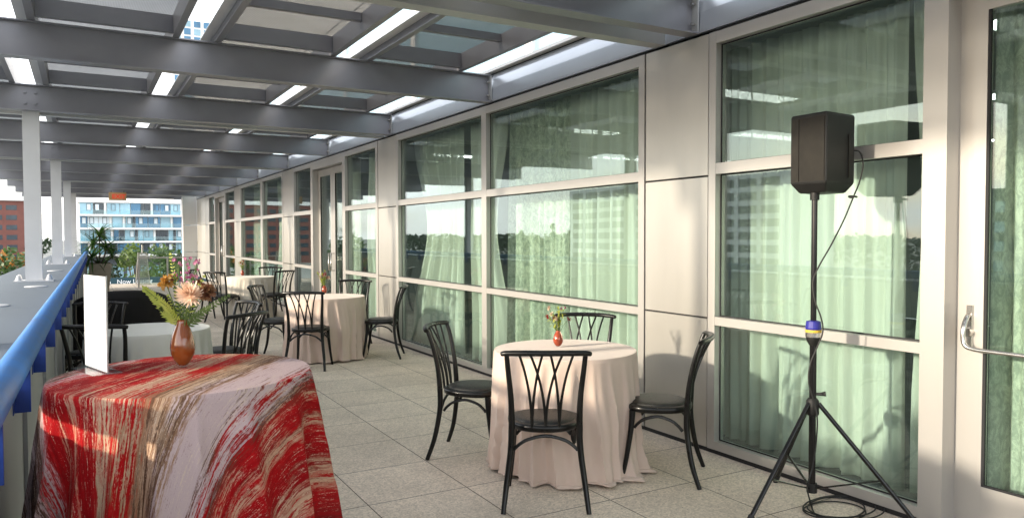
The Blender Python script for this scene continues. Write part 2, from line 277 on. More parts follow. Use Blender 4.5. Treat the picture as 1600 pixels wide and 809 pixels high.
# ------------------------------------------------------------------ helpers
class MB:
    def __init__(s): s.v = []; s.f = []; s.uv = None
    def box(s, x0, y0, z0, x1, y1, z1):
        b = len(s.v); s.v += [(x, y, z) for x in (x0, x1) for y in (y0, y1) for z in (z0, z1)]
        s.f += [tuple(b+i for i in q) for q in ((0, 1, 3, 2), (4, 6, 7, 5), (0, 4, 5, 1), (2, 3, 7, 6), (0, 2, 6, 4), (1, 5, 7, 3))]; return s
    def prism(s, pts, z0, z1, top=None):
        b = len(s.v); n = len(pts); top = top or pts
        s.v += [(x, y, z0) for x, y in pts] + [(x, y, z1) for x, y in top]
        s.f += [tuple(range(b+n-1, b-1, -1)), tuple(range(b+n, b+2*n))] + [(b+i, b+(i+1) % n, b+n+(i+1) % n, b+n+i) for i in range(n)]; return s
    def tube(s, pts, rad, n=8, smooth=True, cap=True, sub=4, flat=1.0):
        P = [Vector(p) for p in pts]; Rr = rad if isinstance(rad, (list, tuple)) else [rad]*len(P)
        if smooth and len(P) > 2:
            Q = []; RR = []
            for i in range(len(P)-1):
                p0 = P[max(0, i-1)]; p1 = P[i]; p2 = P[i+1]; p3 = P[min(len(P)-1, i+2)]
                for k in range(sub):
                    t = k/sub
                    Q.append(.5*((2*p1)+(p2-p0)*t+(2*p0-5*p1+4*p2-p3)*t*t+(3*p1-p0-3*p2+p3)*t**3)); RR.append(Rr[i]*(1-t)+Rr[i+1]*t)
            Q.append(P[-1]); RR.append(Rr[-1]); P, Rr = Q, RR
        b = len(s.v); ref = None
        for i, p in enumerate(P):
            d = (P[min(i+1, len(P)-1)]-P[max(i-1, 0)]).normalized()
            if ref is None: ref = Vector((0, 0, 1)) if abs(d.z) < .9 else Vector((1, 0, 0))
            a = (ref-d*ref.dot(d)).normalized(); ref = a; c = d.cross(a)
            for k in range(n):
                t = 2*PI*k/n; s.v.append(tuple(p+(a*math.cos(t)*flat+c*math.sin(t))*Rr[i]))
        m_ = len(P)
        for i in range(m_-1):
            for k in range(n): s.f.append((b+i*n+k, b+i*n+(k+1) % n, b+(i+1)*n+(k+1) % n, b+(i+1)*n+k))
        if cap: s.f.append(tuple(b+k for k in range(n-1, -1, -1))); s.f.append(tuple(b+(m_-1)*n+k for k in range(n)))
        return s
    def lathe(s, prof, c=(0, 0, 0), n=24, sq=None):
        b = len(s.v)
        for r, z in prof:
            for k in range(n):
                t = 2*PI*k/n; s.v.append((c[0]+r*math.cos(t), c[1]+r*math.sin(t), c[2]+z))
        for i in range(len(prof)-1):
            for k in range(n): s.f.append((b+i*n+k, b+i*n+(k+1) % n, b+(i+1)*n+(k+1) % n, b+(i+1)*n+k))
        s.f.append(tuple(b+k for k in range(n-1, -1, -1))); s.f.append(tuple(b+(len(prof)-1)*n+k for k in range(n))); return s
    def quad(s, a, b_, c, d): b = len(s.v); s.v += [tuple(a), tuple(b_), tuple(c), tuple(d)]; s.f.append((b, b+1, b+2, b+3)); return s
    def blade(s, p, d, up_, L, W, bend=.2, seg=3, tipw=0.05):   # leaf / petal, a bent tapered strip
        d = Vector(d).normalized(); up_ = Vector(up_); sd_ = d.cross(up_).normalized(); nrm = sd_.cross(d).normalized()
        b = len(s.v); p = Vector(p)
        for i in range(seg+1):
            t = i/seg; wv = W*(abs(math.sin(PI*min(1, .12+t*.88)))**.7 if t < 1 else tipw); q = p+d*L*t+nrm*bend*L*t*t*-1
            s.v += [tuple(q-sd_*wv/2), tuple(q+nrm*wv*.12*-1), tuple(q+sd_*wv/2)]
        for i in range(seg):
            for k in (0, 1): a = b+i*3+k; s.f.append((a, a+1, a+4, a+3))
        return s
    def build(s, name, mt, parent=None, smooth=False, bevel=0, sub=0):
        me = bpy.data.meshes.new(name); me.from_pydata([tuple(float(c) for c in v) for v in s.v], [], [tuple(f) for f in s.f])
        if s.uv:
            u = me.uv_layers.new(name='UVMap')
            for lp in me.loops: u.data[lp.index].uv = s.uv[lp.vertex_index]
        me.materials.append(M[mt] if isinstance(mt, str) else mt)
        o = bpy.data.objects.new(name, me); COL.objects.link(o)
        if smooth:
            for p in me.polygons: p.use_smooth = True
        if bevel:
            bm = bmesh.new(); bm.from_mesh(me); bmesh.ops.bevel(bm, geom=list(bm.edges), offset=bevel, segments=1, affect='EDGES'); bm.to_mesh(me); bm.free()
        elif smooth: me.set_sharp_from_angle(angle=R(50))
        if sub: md = o.modifiers.new('s', 'SUBSURF'); md.levels = md.render_levels = sub
        if parent: o.parent = parent
        return o
def tag(o, label=None, cat=None, group=None, kind=None):
    if label: o['label'] = label
    if cat: o['category'] = cat
    if group: o['group'] = group
    if kind: o['kind'] = kind
    return o
def empty(name, loc, label, cat, group=None, rz=0):
    o = bpy.data.objects.new(name, None); COL.objects.link(o); o.location = loc; o.rotation_euler = (0, 0, rz); o.empty_display_size = .1
    return tag(o, label, cat, group)
def kids(o): return [c for c in COL.objects if c.parent == o]
def copy_tree(o, parent=None):
    c = o.copy(); COL.objects.link(c); c.parent = parent
    for ch in kids(o): copy_tree(ch, c)
    return c
def text_mesh(txt, size, mt, name, parent, loc, rot, ext=.002):
    cu = bpy.data.curves.new(name, 'FONT'); cu.body = txt; cu.size = size; cu.extrude = ext; cu.align_x = 'LEFT'
    t = bpy.data.objects.new(name, cu); COL.objects.link(t); dg = bpy.context.evaluated_depsgraph_get()
    me = bpy.data.meshes.new_from_object(t.evaluated_get(dg)); bpy.data.objects.remove(t)
    me.materials.clear(); me.materials.append(M[mt]); o = bpy.data.objects.new(name, me); COL.objects.link(o); o.location = loc; o.rotation_euler = rot; o.parent = parent
    return o
def pix(px, py, ax, val):                       # only used to read positions off while modelling
    d = fw*F_PX+rt2*(px-800)-up2*(py-404.5); t = (val-(0, 0, HC)[ax])/d[ax]; return Vector((0, 0, HC))+d*t

# ------------------------------------------------------------------ setting: ground and terrace
tag(MB().box(-2500, -2500, -9.5, 2500, 2500, -9).build('ground', 'ground'), kind='structure')
tag(MB().box(-.35, -6, -.3, 3.86, 27, 0).build('terrace_floor', 'floor'), kind='structure')
WX = 3.75

# ------------------------------------------------------------------ the building with its glazed facade
bld = empty('glass_fronted_building', (WX, 0, 0), 'pale metal clad building with tall green tinted glazing along the terrace', 'building')
def bp_(mb, name, mt, parent=None, **k):         # build in world metres, then parent keeping place
    o = mb.build(name, mt, None, **k); o.parent = parent or bld; o.matrix_parent_inverse = Matrix.Translation((-(parent or bld).location.x, -(parent or bld).location.y, -(parent or bld).location.z)) if (parent is None or parent.type == 'EMPTY') else Matrix.Identity(4)
    return o
def sub_(mb, name, mt, part, **k):
    o = mb.build(name, mt, None, **k); o.parent = part; return o
# every part mesh of bld is in world coordinates with parent inverse; sub-parts share the part's space
ZR = [(.087, .888), (.945, 1.918), (1.992, 2.80)]
def window(y0, y1, mull=(), fw0=.07, frame='window'):
    mb = MB(); x0, x1 = WX, WX+.09
    mb.box(x0, y0, .03, x1, y0+fw0, 2.88); mb.box(x0, y1-fw0, .03, x1, y1, 2.88)
    a, b = y0+fw0, y1-fw0
    cells = []; cur = a
    for mlo, mhi in mull: mb.box(x0, mlo, .03, x1, mhi, 2.88); cells.append((cur, mlo)); cur = mhi
    cells.append((cur, b))
    for c0, c1 in cells:
        for lo, hi in ((.03, .087), (.888, .945), (1.918, 1.992), (2.80, 2.88)): mb.box(x0+.002, c0, lo, x1, c1, hi)
    fo = bp_(mb, 'window', 'alu')
    g = MB()
    for c0, c1 in cells:
        for lo, hi in ZR:
            sub_(MB().box(WX+.055, c0-.004, lo-.004, WX+.065, c1+.004, hi+.004), 'pane', 'glass', fo)
            for q in ((c0, lo, c1, lo+.008), (c0, hi-.008, c1, hi), (c0, lo+.008, c0+.008, hi-.008), (c1-.008, lo+.008, c1, hi-.008)):
                g.box(WX+.05, q[0], q[1], WX+.0545, q[2], q[3])
    sub_(g, 'glazing_gasket', 'black_gap', fo)
    return fo
def door_leaf(y0, y1, hinge_hi=True, X=WX+.11, bottom=.25, ztop=2.72, glass_m='glass'):
    mb = MB(); st = .13
    mb.box(X, y0, .02, X+.05, y0+st, ztop); mb.box(X, y1-st, .02, X+.05, y1, ztop)
    mb.box(X+.001, y0+st, .02, X+.05, y1-st, bottom); mb.box(X+.001, y0+st, ztop-.12, X+.05, y1-st, ztop)
    o = bp_(mb, 'door', 'alu')
    sub_(MB().box(X+.02, y0+st-.004, bottom-.004, X+.03, y1-st+.004, ztop-.116), 'pane', glass_m, o)
    g = MB(); a, b = y0+st, y1-st; g.box(X+.004, a, bottom, X+.019, a+.012, ztop-.12); g.box(X+.004, b-.012, bottom, X+.019, b, ztop-.12); g.box(X+.004, a+.012, bottom, X+.019, b-.012, bottom+.01)
    sub_(g, 'glazing_gasket', 'black_gap', o)
    return o
def panel_col(y0, y1):
    g = .012
    for lo, hi in ((.03, .93-g/2), (.93+g/2, 1.91-g/2), (1.91+g/2, 2.88)):
        bp_(MB().box(WX+.004, y0+g, lo, WX+.05, y1-g, hi), 'cladding_panel', 'panel', bevel=.002)
    bp_(MB().box(WX+.03, y0, .0, WX+.12, y1, 2.9), 'backing', 'black_gap')
def door_frame(y0, y1):
    mb = MB(); mb.box(WX, y0, 0, WX+.16, y0+.06, 2.88); mb.box(WX, y1-.06, 0, WX+.16, y1, 2.88); mb.box(WX+.001, y0+.06, 2.73, WX+.16, y1-.06, 2.88)
    mb.box(WX+.06, y0+.06, 0, WX+.2, y1-.06, .018)
    bp_(mb, 'door_frame', 'alu')
panels = [(3.82, 4.50), (9.73, 10.47), (15.52, 16.40), (21.4, 22.2), (27.2, 28.0)]
for a, b in panels: panel_col(a, b)
panel_col(-2.6, -1.95)
window(2.30-.06, 3.82, fw0=.065)
door_frame(.05, 2.24)
d1 = door_leaf(1.15, 2.18); door_leaf(.11, 1.14)
window(-1.95, .05)
window(4.50, 9.73, mull=[(7.09, 7.20)])
window(10.47, 12.12, fw0=.09); door_frame(12.12, 14.07); door_leaf(12.18, 13.09); door_leaf(13.10, 14.01); window(14.07, 15.52, fw0=.09)
window(16.40, 21.4, mull=[(18.5, 18.72)], fw0=.1)
window(22.2, 23.9, fw0=.09); door_frame(23.9, 25.85); door_leaf(23.96, 24.87); door_leaf(24.88, 25.79); window(25.85, 27.2, fw0=.09)
# base shoe, head gap
bp_(MB().box(WX+.01, -2.6, 0, WX+.1, .05, .03).box(WX+.01, 2.24, 0, WX+.1, 12.12, .03).box(WX+.01, 14.07, 0, WX+.1, 23.9, .03).box(WX+.01, 25.85, 0, WX+.1, 28, .03), 'base_channel', 'black_gap')
bp_(MB().box(WX+.03, -2.6, 2.881, WX+.2, 30.5, 2.905), 'head_channel', 'black_gap')
# fascia of separate sheets between the beams, then sill, then the upper floor's strip window
BY = [4.05+2.97*k for k in range(-2, 10)]
for i in range(len(BY)-1):
    a, b = BY[i]+.01, BY[i+1]-.01
    v = MB(); n = 6; ring = []
    prof = [(WX+.004, 2.906), (WX+.004, 2.93), (WX+.012, 3.05), (WX+.03, 3.15), (WX+.05, 3.20), (WX+.2, 3.20), (WX+.2, 2.906)]
    v.v = [(x, a, z) for x, z in prof]+[(x, b, z) for x, z in prof]; k = len(prof)
    v.f = [tuple(range(k)), tuple(range(2*k-1, k-1, -1))]+[(j, j+k, (j+1) % k+k, (j+1) % k) for j in range(k)]
    bp_(v, 'fascia_sheet', 'fascia')
bp_(MB().box(WX+.06, -2.6, 3.203, WX+.3, 30.5, 3.215), 'fascia_gap', 'black_gap')
bp_(MB().box(WX-.01, -2.6, 3.216, WX+.35, 30.5, 3.245), 'sill', 'white_wall')
up_w = MB(); y = -2.6
uw = MB()
for k in range(12):
    y0 = -2.6+k*2.97; uw.box(WX+.1, y0, 3.245, WX+.2, y0+.14, 6.4)
uw.box(WX+.102, -2.6, 4.9, WX+.2, 31, 5.1); uw.box(WX+.103, -2.6, 3.246, WX+.2, 31, 3.272)
up_o = bp_(uw, 'upper_window', 'white_wall')
for k in range(11): sub_(MB().box(WX+.14, -2.46+k*2.97, 3.272, WX+.15, .37+k*2.97, 4.9), 'pane', 'win_pale', up_o)
bp_(MB().box(WX+.09, -2.6, 5.11, WX+.6, 31, 7.5), 'upper_wall', 'white_wall')
# far return wall with its horizontal seams
rw = MB()
for lo, hi in ((-3, .93), (.945, 1.92), (1.935, 2.98)): rw.box(3.27, 30.2, lo, 3.75, 30.6, hi)
bp_(rw, 'return_wall', 'white_wall')
for a, b in ((28.01, 29.1), (29.12, 30.19)):
    for lo, hi in ((.02, .93), (.945, 1.92), (1.935, 2.88)): bp_(MB().box(WX+.004, a, lo, WX+.1, b, hi), 'cladding_panel', 'panel')
# interior
bp_(MB().box(WX+.21, -8, -.05, 13, 31, -.01), 'interior_floor', 'interior_floor')
bp_(MB().box(WX+.21, -8, 2.88, 13, 31, 3.0), 'interior_ceiling', 'interior_ceiling')
bp_(MB().box(13, -8, 0, 13.2, 31, 2.88), 'interior_wall', 'interior_wall')
bp_(MB().box(WX+.3, 30.8, 0, 13, 31, 2.88), 'interior_wall', 'interior_wall'); bp_(MB().box(WX+.3, -8.2, 0, 13, -8, 2.88), 'interior_wall', 'interior_wall')
bp_(MB().box(WX+.2, -8, 0, WX+.3, -2.6, 2.88), 'interior_wall', 'interior_wall')
bp_(MB().box(WX+.15, 16.0, 0, 12, 16.2, 2.88), 'partition', 'interior_wall')
# door pull of the near leaf
px_ = WX+.11; dh = MB()
dh.prism([(px_-.001, 2.095), (px_-.001, 2.13), (px_-.012, 2.125), (px_-.012, 2.10)], .93, 1.15)
dh.tube([(px_-.008, 2.112, 1.10), (px_-.03, 2.112, 1.09), (px_-.062, 2.11, 1.04), (px_-.068, 2.105, .965), (px_-.068, 2.06, .94), (px_-.068, 1.9, .938), (px_-.068, 1.25, .938)], [.012, .012, .012, .011, .011, .011, .011], 10)
dh.tube([(px_, 2.112, 1.015), (px_-.035, 2.112, 1.015)], .022, 14, smooth=False)
dh.tube([(px_-.068, 1.25, .938), (px_-.03, 1.22, .938), (px_, 1.22, .938)], .011, 8)
sub_(dh, 'handle', 'steel', d1, smooth=True)
for yy in (12.95, 13.25, 24.75, 25.05):
    ds = [o for o in COL.objects if o.name.startswith('door') and not o.name.startswith('door_frame') and o.type == 'MESH']
for o in list(ds):
    if o is d1: continue
    ys = [v.co.y for v in o.data.vertices]; lo, hi = min(ys), max(ys)
    if lo > 5:
        ye = hi-.07 if (lo in (0,) or abs(lo-12.18) < .05 or abs(lo-23.96) < .05) else lo+.07
        h = MB().tube([(px_, ye, .9), (px_-.06, ye, .9), (px_-.06, ye, 1.2), (px_, ye, 1.2)], .012, 8, smooth=False); sub_(h, 'handle', 'steel', o, smooth=True)

# curtains: top-level, hang behind the glass
def curtain(y0, y1, label, mt='curtain', x=WX+.36, pinch=0, folds=None, ztop=2.84, amp=.042, skew=0):
    n = int((y1-y0)*90); rows = 14; mb = MB(); L_ = y1-y0; fr_ = folds or L_*6.5; ph = random.random()*6
    for r_ in range(rows+1):
        t = r_/rows; z = ztop-(ztop-.02)*t; wd = 1-pinch*math.sin(PI*min(1, t*1.15))**2
        for i in range(n+1):
            s = i/n; yy = y0+L_*(s*wd+(1-wd)*skew)
            a = amp*(.6+.6*t)*(1+.4*math.sin(s*17+ph)); xx = x+a*math.sin(2*PI*fr_*s+ph+.9*math.sin(s*23+ph)+.35*math.sin(t*3+s*9))+.012*math.sin(2*PI*fr_*2.3*s+t*2)
            mb.v.append((xx, yy, z))
    for r_ in range(rows):
        for i in range(n): q = r_*(n+1)+i; mb.f.append((q, q+1, q+n+2, q+n+1))
    o = mb.build('curtain', mt, smooth=True); o.location = (0, 0, 0)
    md = o.modifiers.new('t', 'SOLIDIFY'); md.thickness = .002
    return tag(o, label, 'curtain', 'curtains hanging behind the glass front')
curtain(2.62, 4.06, 'wide pale curtain behind the loudspeaker window', amp=.03)
curtain(2.2, 2.58, 'narrow pale curtain between the loudspeaker window and the glass door', pinch=.15, skew=0)
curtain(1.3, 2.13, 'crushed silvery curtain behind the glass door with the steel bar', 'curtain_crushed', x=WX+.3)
curtain(-1.5, 1.0, 'pale curtain past the right edge behind the second door leaf')
curtain(4.7, 6.0, 'smooth cream curtain right of the crushed shimmering one, next to the metal panel')
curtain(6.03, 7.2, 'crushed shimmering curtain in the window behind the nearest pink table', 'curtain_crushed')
curtain(7.3, 8.15, 'pinched pale curtain just left of the crushed shimmering one', pinch=.35, skew=1)
curtain(8.35, 9.9, 'wide pale curtain in the window right behind the middle table, pinched in the middle', pinch=.3, skew=0)
curtain(10.6, 11.9, 'pale curtain drawn to a wedge right of the double glass door at the middle table', pinch=.55, skew=1)
curtain(12.3, 13.0, 'pale curtain hanging inside the double glass door behind the middle table', pinch=.4, skew=0)
curtain(16.6, 18.5, 'warm cream curtain in the far window above the farthest table', pinch=.1, skew=0)
curtain(19.8, 21.3, 'dim curtain in the farthest wide window beyond the cream table', pinch=.3, skew=1)
# ceiling lights inside
cl0 = None; k = 0
spots = [(5.6, 2.6, 'nearest to the door glass'), (5.6, 5.2, 'by the loudspeaker window'), (5.6, 8.0, 'behind the big window'), (5.6, 11.5, 'by the double door'), (8.2, 4.0, 'deep inside near the door'), (8.2, 7.2, 'deep inside behind the big window'), (8.2, 10.5, 'deep inside by the double door'), (10.8, 6, 'at the back of the room'), (10.8, 10, 'at the back of the room by the double door')]
for x, y, wh in spots:
    c = empty('ceiling_light', (x, y, 2.88), 'recessed ceiling light in the room, %s' % wh, 'ceiling light', 'ceiling lights in the room', rz=PI/2)
    f = MB().box(-.16, -.62, -.03, .16, .62, -.002) ; f.build('housing', 'white_steel', c); MB().box(-.13, -.58, -.036, .13, .58, -.031).build('diffuser', 'lamp', c)

# ------------------------------------------------------------------ canopy
can = empty('steel_canopy', (0, 0, 2.9), 'grey steel canopy with bolted beams, sky slots and mesh roof panels over the terrace', 'canopy')
EX = -1.75   # free edge
ZB, ZT = 2.91, 3.172
def channel(y, face, x0=EX, x1=WX-.004, mt='beam', name='beam'):   # C-section: web plus two flanges; face=-1 web towards camera... flanges point away
    mb = MB(); t = .012; d = .085*face
    ya, yb = sorted((y, y+t*face)); mb.box(x0, ya, ZB+.001, x1, yb, ZT-.001)
    fa, fb = sorted((y, y+d)); mb.box(x0, fa, ZB-.012, x1, fb, ZB); mb.box(x0, fa, ZT, x1, fb, ZT+.01)
    return mb.build(name, mt, None)
def cpart(o, parent=None):
    o.parent = parent or can
    if parent is None: o.matrix_parent_inverse = Matrix.Translation((0, 0, -2.9))
    return o
def bolt(x, y, z, r=.012):
    mb = MB(); mb.tube([(x, y, z), (x, y-.012, z), (x, y-.0121, z), (x, y-.024, z)], [r*1.5, r*1.5, r, r], 8, smooth=False)
    return mb
for i, y in enumerate(BY):
    dbl = (i % 2 == 0)
    # I-section look: web at y, flanges both sides, rear channel coloured paler as if skylit
    if dbl:
        mb = MB(); mb.box(EX, y-.07, ZB+.001, WX-.006, y-.058, ZT-.001); mb.box(EX, y-.14, ZB-.012, WX-.006, y-.02, ZB); mb.box(EX, y-.14, ZT, WX-.006, y-.02, ZT+.01)
        b1 = cpart(mb.build('beam', 'beam'))
        mb = MB(); mb.box(EX, y+.21, ZB+.001, WX-.006, y+.222, ZT-.001); mb.box(EX, y+.21, ZB-.012, WX-.006, y+.33, ZB); mb.box(EX, y+.21, ZT, WX-.006, y+.33, ZT+.01)
        cpart(mb.build('beam', 'beam_pale_skylit'))  # paler colour stands in for sky light falling through the gap
        X0 = -.475+.0148*(y-10.1)
        [cpart(bolt(X0+dx, y-.07, ZB+dz).build('bolt', 'beam'), b1) for dx in (-.04, .06) for dz in (.07, .19)]
    else:
        mb = MB(); mb.box(EX, y-.006, ZB+.001, WX-.006, y+.006, ZT-.001); mb.box(EX, y-.06, ZB-.012, WX-.006, y+.06, ZB); mb.box(EX, y-.06, ZT, WX-.006, y+.06, ZT+.01)
        b1 = cpart(mb.build('beam', 'beam'))
    yy = y-.07 if dbl else y-.006
    e = MB().box(WX-.012, yy-.06, ZB+.004, WX-.0, yy-.002, ZT-.004); cpart(e.build('end_plate', 'beam_pale_skylit'), b1)
    for dz in (.06, .20): cpart(MB().tube([(WX-.012, yy-.03, ZB+dz), (WX-.045, yy-.03, ZB+dz)], .011, 8, smooth=False).build('bolt', 'steel', smooth=True), b1)
# columns between the twin beams
CAPZ = 1.0
for i, y in enumerate(BY):
    if i % 2: continue
    xc = -.47+.0148*(y-10.1); c = MB().box(xc-.082, y+.02, CAPZ+.016, xc+.082, y+.13, ZT-.02)
    c = cpart(c.build('column', 'white_steel'))
    MBp = MB().box(xc-.19, y-.06, CAPZ+.001, xc+.19, y+.21, CAPZ+.016); cpart(MBp.build('base_plate', 'white_steel'), c)
    for dx in (xc-.145, xc+.145):
        for dy in (-.02, .17): cpart(MB().lathe([(.030, .0), (.030, .018), (.022, .03), (.018, .05), (.008, .06)], (dx, y+dy, CAPZ+.016), 12).build('anchor_bolt', 'white_steel', smooth=True), c)
# roof: purlins on top of the beams, sky slots between them, cross members, perforated sheets
RP = [(-1.72, -.60), (-.34, .75), (1.03, 2.10), (2.40, 3.42)]
PZ0, PZ1 = 3.184, 3.35
for a, b in RP:
    for x in (a, b-.055): cpart(MB().box(x, BY[0], PZ0, x+.055, BY[-1], PZ1).build('purlin', 'beam'))
    # white gutter lip, and a white strip painting sunlight on the purlin face
    cpart(MB().box(a-.085, BY[0], PZ0+.06, a-.001, BY[-1], PZ0+.068).box(a-.006, BY[0], PZ0+.069, a-.001, BY[-1], PZ1).build('sunlit_slot_flange', 'white_steel'))
    for i in range(len(BY)-1):
        y0, y1 = BY[i], BY[i+1]; off = .16 if i % 2 == 0 else .02
        for yc, zc in (((y0+y1)/2+.55, PZ1-.07), (y1-.17 if i % 2 else y1-.10, PZ0+.02)): cpart(MB().box(a+.056, yc-.028, zc, b-.056, yc+.028, PZ1-.004).build('cross_member', 'beam'))
        cpart(MB().box(a+.02, y0+.012, PZ1+.004, b-.02, y1-.012, PZ1+.012).build('roof_panel', 'perf'))

# exit sign hanging from the far end
ex = empty('exit_sign', (1.02, 27.0, 2.66), 'small orange exit sign hanging under the far end of the canopy', 'sign')
MB().box(-.25, -.03, 0, .25, .03, .25).build('body', 'exit_body', ex, bevel=.006)
MB().box(-.17, -.034, .035, .17, -.031, .215).build('face', mat('exit_face', (.75, .33, .16), .5), ex)
text_mesh('EXIT', .19, 'exit_red', 'letters', ex, (-.16, -.036, .055), (R(90), 0, 0))
MB().box(-.19, -.01, .25, -.17, .01, .30).box(.17, -.01, .25, .19, .01, .30).build('hanger', 'black_gap', ex)

# ------------------------------------------------------------------ parapet and hand rail
par = empty('parapet_wall', (-.22, 2.5, 0), 'grey metal parapet wall with a wide flat grey cap beside the terrace', 'wall')
def pp(mb, name, mt, parent=None, **k):
    o = mb.build(name, mt, None, **k); o.parent = parent or par
    if parent is None: o.matrix_parent_inverse = Matrix.Translation((.22, -2.5, 0))
    return o
pp(MB().box(-1.0, -6, -3, -.22, 25, CAPZ-.035), 'wall_body', 'parapet')
for k in range(14):
    y0 = -4.1+k*2.08; pp(MB().box(-1.06, y0+.003, CAPZ-.034, -.26, y0+2.077, CAPZ), 'cap_sheet', 'cap', bevel=.003)
for k in range(24): pp(MB().box(-.219, -2.7+k*1.22, .02, -.205, -2.66+k*1.22, .93), 'seam_cover', 'parapet')
for x, y in ((-.62, 6.55), (-.5, 8.9), (-.5, 12.9), (-.9, 5.2)):
    d = MB().lathe([(.10, 0), (.10, .006), (.09, .009)], (x, y, CAPZ+.001), 20); pp(d, 'cover_disc', 'white_steel', smooth=True)
rail = empty('hand_rail', (-.205, 2.5, 0), 'thick blue painted tubular hand rail along the grey parapet', 'railing')
def rp_(mb, name, mt, **k):
    o = mb.build(name, mt, None, **k); o.parent = rail; o.matrix_parent_inverse = Matrix.Translation((.205, -2.5, 0)); return o
RX, RZ = -.205, 1.075
pts = [(RX, -3+i*1.45, RZ) for i in range(19)]
rp_(MB().tube(pts, .045, 24, smooth=False), 'tube', 'rail', smooth=True)
for k in range(28):
    y0 = -2.2+k*.88
    rp_(MB().box(RX-.012, y0-.006, .895, RX+.035, y0+.006, 1.045).box(RX-.016, y0-.05, .895, RX-.0125, y0+.05, .99), 'bracket', 'bracket')

par.rotation_euler.z = rail.rotation_euler.z = R(-.85)
# ------------------------------------------------------------------ end of the terrace
gr = empty('end_guardrail', (1.42, 24.6, 0), 'thin grey steel guardrail with glass infill across the far end of the terrace', 'railing')
def gp(mb, name, mt, **k): return mb.build(name, mt, gr, **k)
gp(MB().box(.0, -.02, .86, 1.62, .02, .90), 'top_rail', 'alu')
for x in (0, .78, 1.58): gp(MB().box(x, -.02, 0, x+.04, .02, .859), 'post', 'alu')
for x in (.05, .83): gp(MB().box(x, -.005, .08, x+.72, .005, .85), 'infill_glass', 'guard_glass')
# dracaena in a concrete planter
pl = empty('square_planter', (.42, 23.2, 0), 'tapered beige concrete planter at the far end of the blue rail', 'planter')
MB().prism([(-.2, -.2), (.2, -.2), (.2, .2), (-.2, .2)], 0, .78, [(-.28, -.28), (.28, -.28), (.28, .28), (-.28, .28)]).build('pot', 'concrete', pl, bevel=.01)
MB().prism([(-.25, -.25), (.25, -.25), (.25, .25), (-.25, .25)], .781, .80).build('soil', 'bark', pl)
dr = empty('dracaena_plant', (.42, 23.2, .8), 'drooping dark green dracaena growing in the concrete planter', 'plant')
heads = [(0, 0, .72), (.16, -.05, .38), (-.14, .05, .5), (.3, .05, .15), (-.2, -.1, .12)]
for hx, hy, hz in heads: MB().tube([(hx*.2, hy*.2, -.02), (hx*.7, hy*.7, hz*.5), (hx, hy, hz)], [.022, .018, .014], 6).build('stem', 'bark', dr, smooth=True)
lv = MB()
for hx, hy, hz in heads:
    for k in range(46):
        a = random.random()*2*PI; el_ = random.uniform(-.2, 1.2); L_ = random.uniform(.36, .58)
        lv.blade((hx, hy, hz+random.uniform(-.06, .06)), (math.cos(a)*math.cos(el_), math.sin(a)*math.cos(el_), math.sin(el_)+.25), (0, 0, 1), L_, .045, random.uniform(.5, 1.1), 5)
lv.build('foliage', 'dracaena', dr)
# wire obelisk
ob = empty('wire_obelisk', (1.66, 26.4, 0), 'tall narrow grey wire mesh obelisk at the far end of the terrace', 'trellis')
ow_ = MB()
for k in range(15):
    z = .07*k; hw = .2-.075*z/1.0
    ow_.tube([(-hw, -hw, z), (hw, -hw, z), (hw, hw, z), (-hw, hw, z), (-hw, -hw, z)], .0045, 5, smooth=False)
for k in range(9):
    s = -1+k/4
    for q in ((s, -1), (s, 1), (-1, s), (1, s)): ow_.tube([(q[0]*.2, q[1]*.2, 0), (q[0]*.125, q[1]*.125, 1.0)], .0045, 5, smooth=False)
ow_.build('mesh_body', 'wire', ob)
MB().tube([(0, 0, 1.0), (0, 0, 1.25)], .02, 6, smooth=False).build('finial', 'wire', ob)

# ------------------------------------------------------------------ city beyond
def building(name, loc, label, cat='building'): return empty(name, loc, label, cat)
# blue glass apartments
ap = building('apartment_block', (11.7, 205, -9), 'white and blue glass apartment block with balconies beyond the end of the terrace')
W_ = 24.4; x0 = -12.1
MB().box(x0, .6, 5.6, x0+W_, 14, 19).build('wall', 'white_wall', ap)
MB().box(x0-.3, 0, 18.7, x0+W_+.3, 14, 19.3).build('roof', 'white_wall', ap)
MB().box(x0+.5, 2, 0, x0+W_-.5, 13, 5.58).build('podium', 'dark_render', ap)
fl_h = 3.2
rng = random.Random(3)
for fl in range(4):
    z0 = 6.3+fl*fl_h
    MB().box(x0-.2, -1.2, z0-.45, x0+W_+.2, .6, z0).build('floor_slab', 'white_wall', ap)
    x = x0+.1
    MB().box(x0+.2, -1.1, z0, x0+W_-.2, -1.06, z0+1.05).build('balustrade', 'balus', ap)
    while x < x0+W_-1:
        wd = rng.choice([1.2, 1.6, 2.3, 2.8]); wd = min(wd, x0+W_-.1-x)
        mt = rng.choice(['win_blue', 'win_blue', 'win_blue', 'win_pale', 'win_pale', 'win_pale', 'win_dark', 'win_white'])
        f = MB().box(x+.1, .3, z0+.02, x+wd-.05, .595, z0+fl_h-.5).build('window', mt, ap)
        if wd > 1.5 and rng.random() < .75:
            q = rng.uniform(.25, wd-1.25); s = MB(); zz = z0+.9; a0 = x+q+.1; a1 = a0+.95; z1 = zz+1.6
            s.box(a0, .22, zz, a0+.1, .295, z1).box(a1-.1, .22, zz, a1, .295, z1).box(a0+.1, .22, zz, a1-.1, .295, zz+.1).box(a0+.1, .22, z1-.1, a1-.1, .295, z1).build('sash', 'dark_render', f)
            if rng.random() < .5: MB().box(a0+.1, .25, zz+.1, a1-.1, .29, z1-.1).build('blind', 'win_white', f)
        x += wd
        if rng.random() < .5:
            MB().box(x, -.05, z0, x+.45, .597, z0+fl_h-.46).build('fin', rng.choice(['white_wall', 'white_wall', 'dark_render']), ap); x += .55
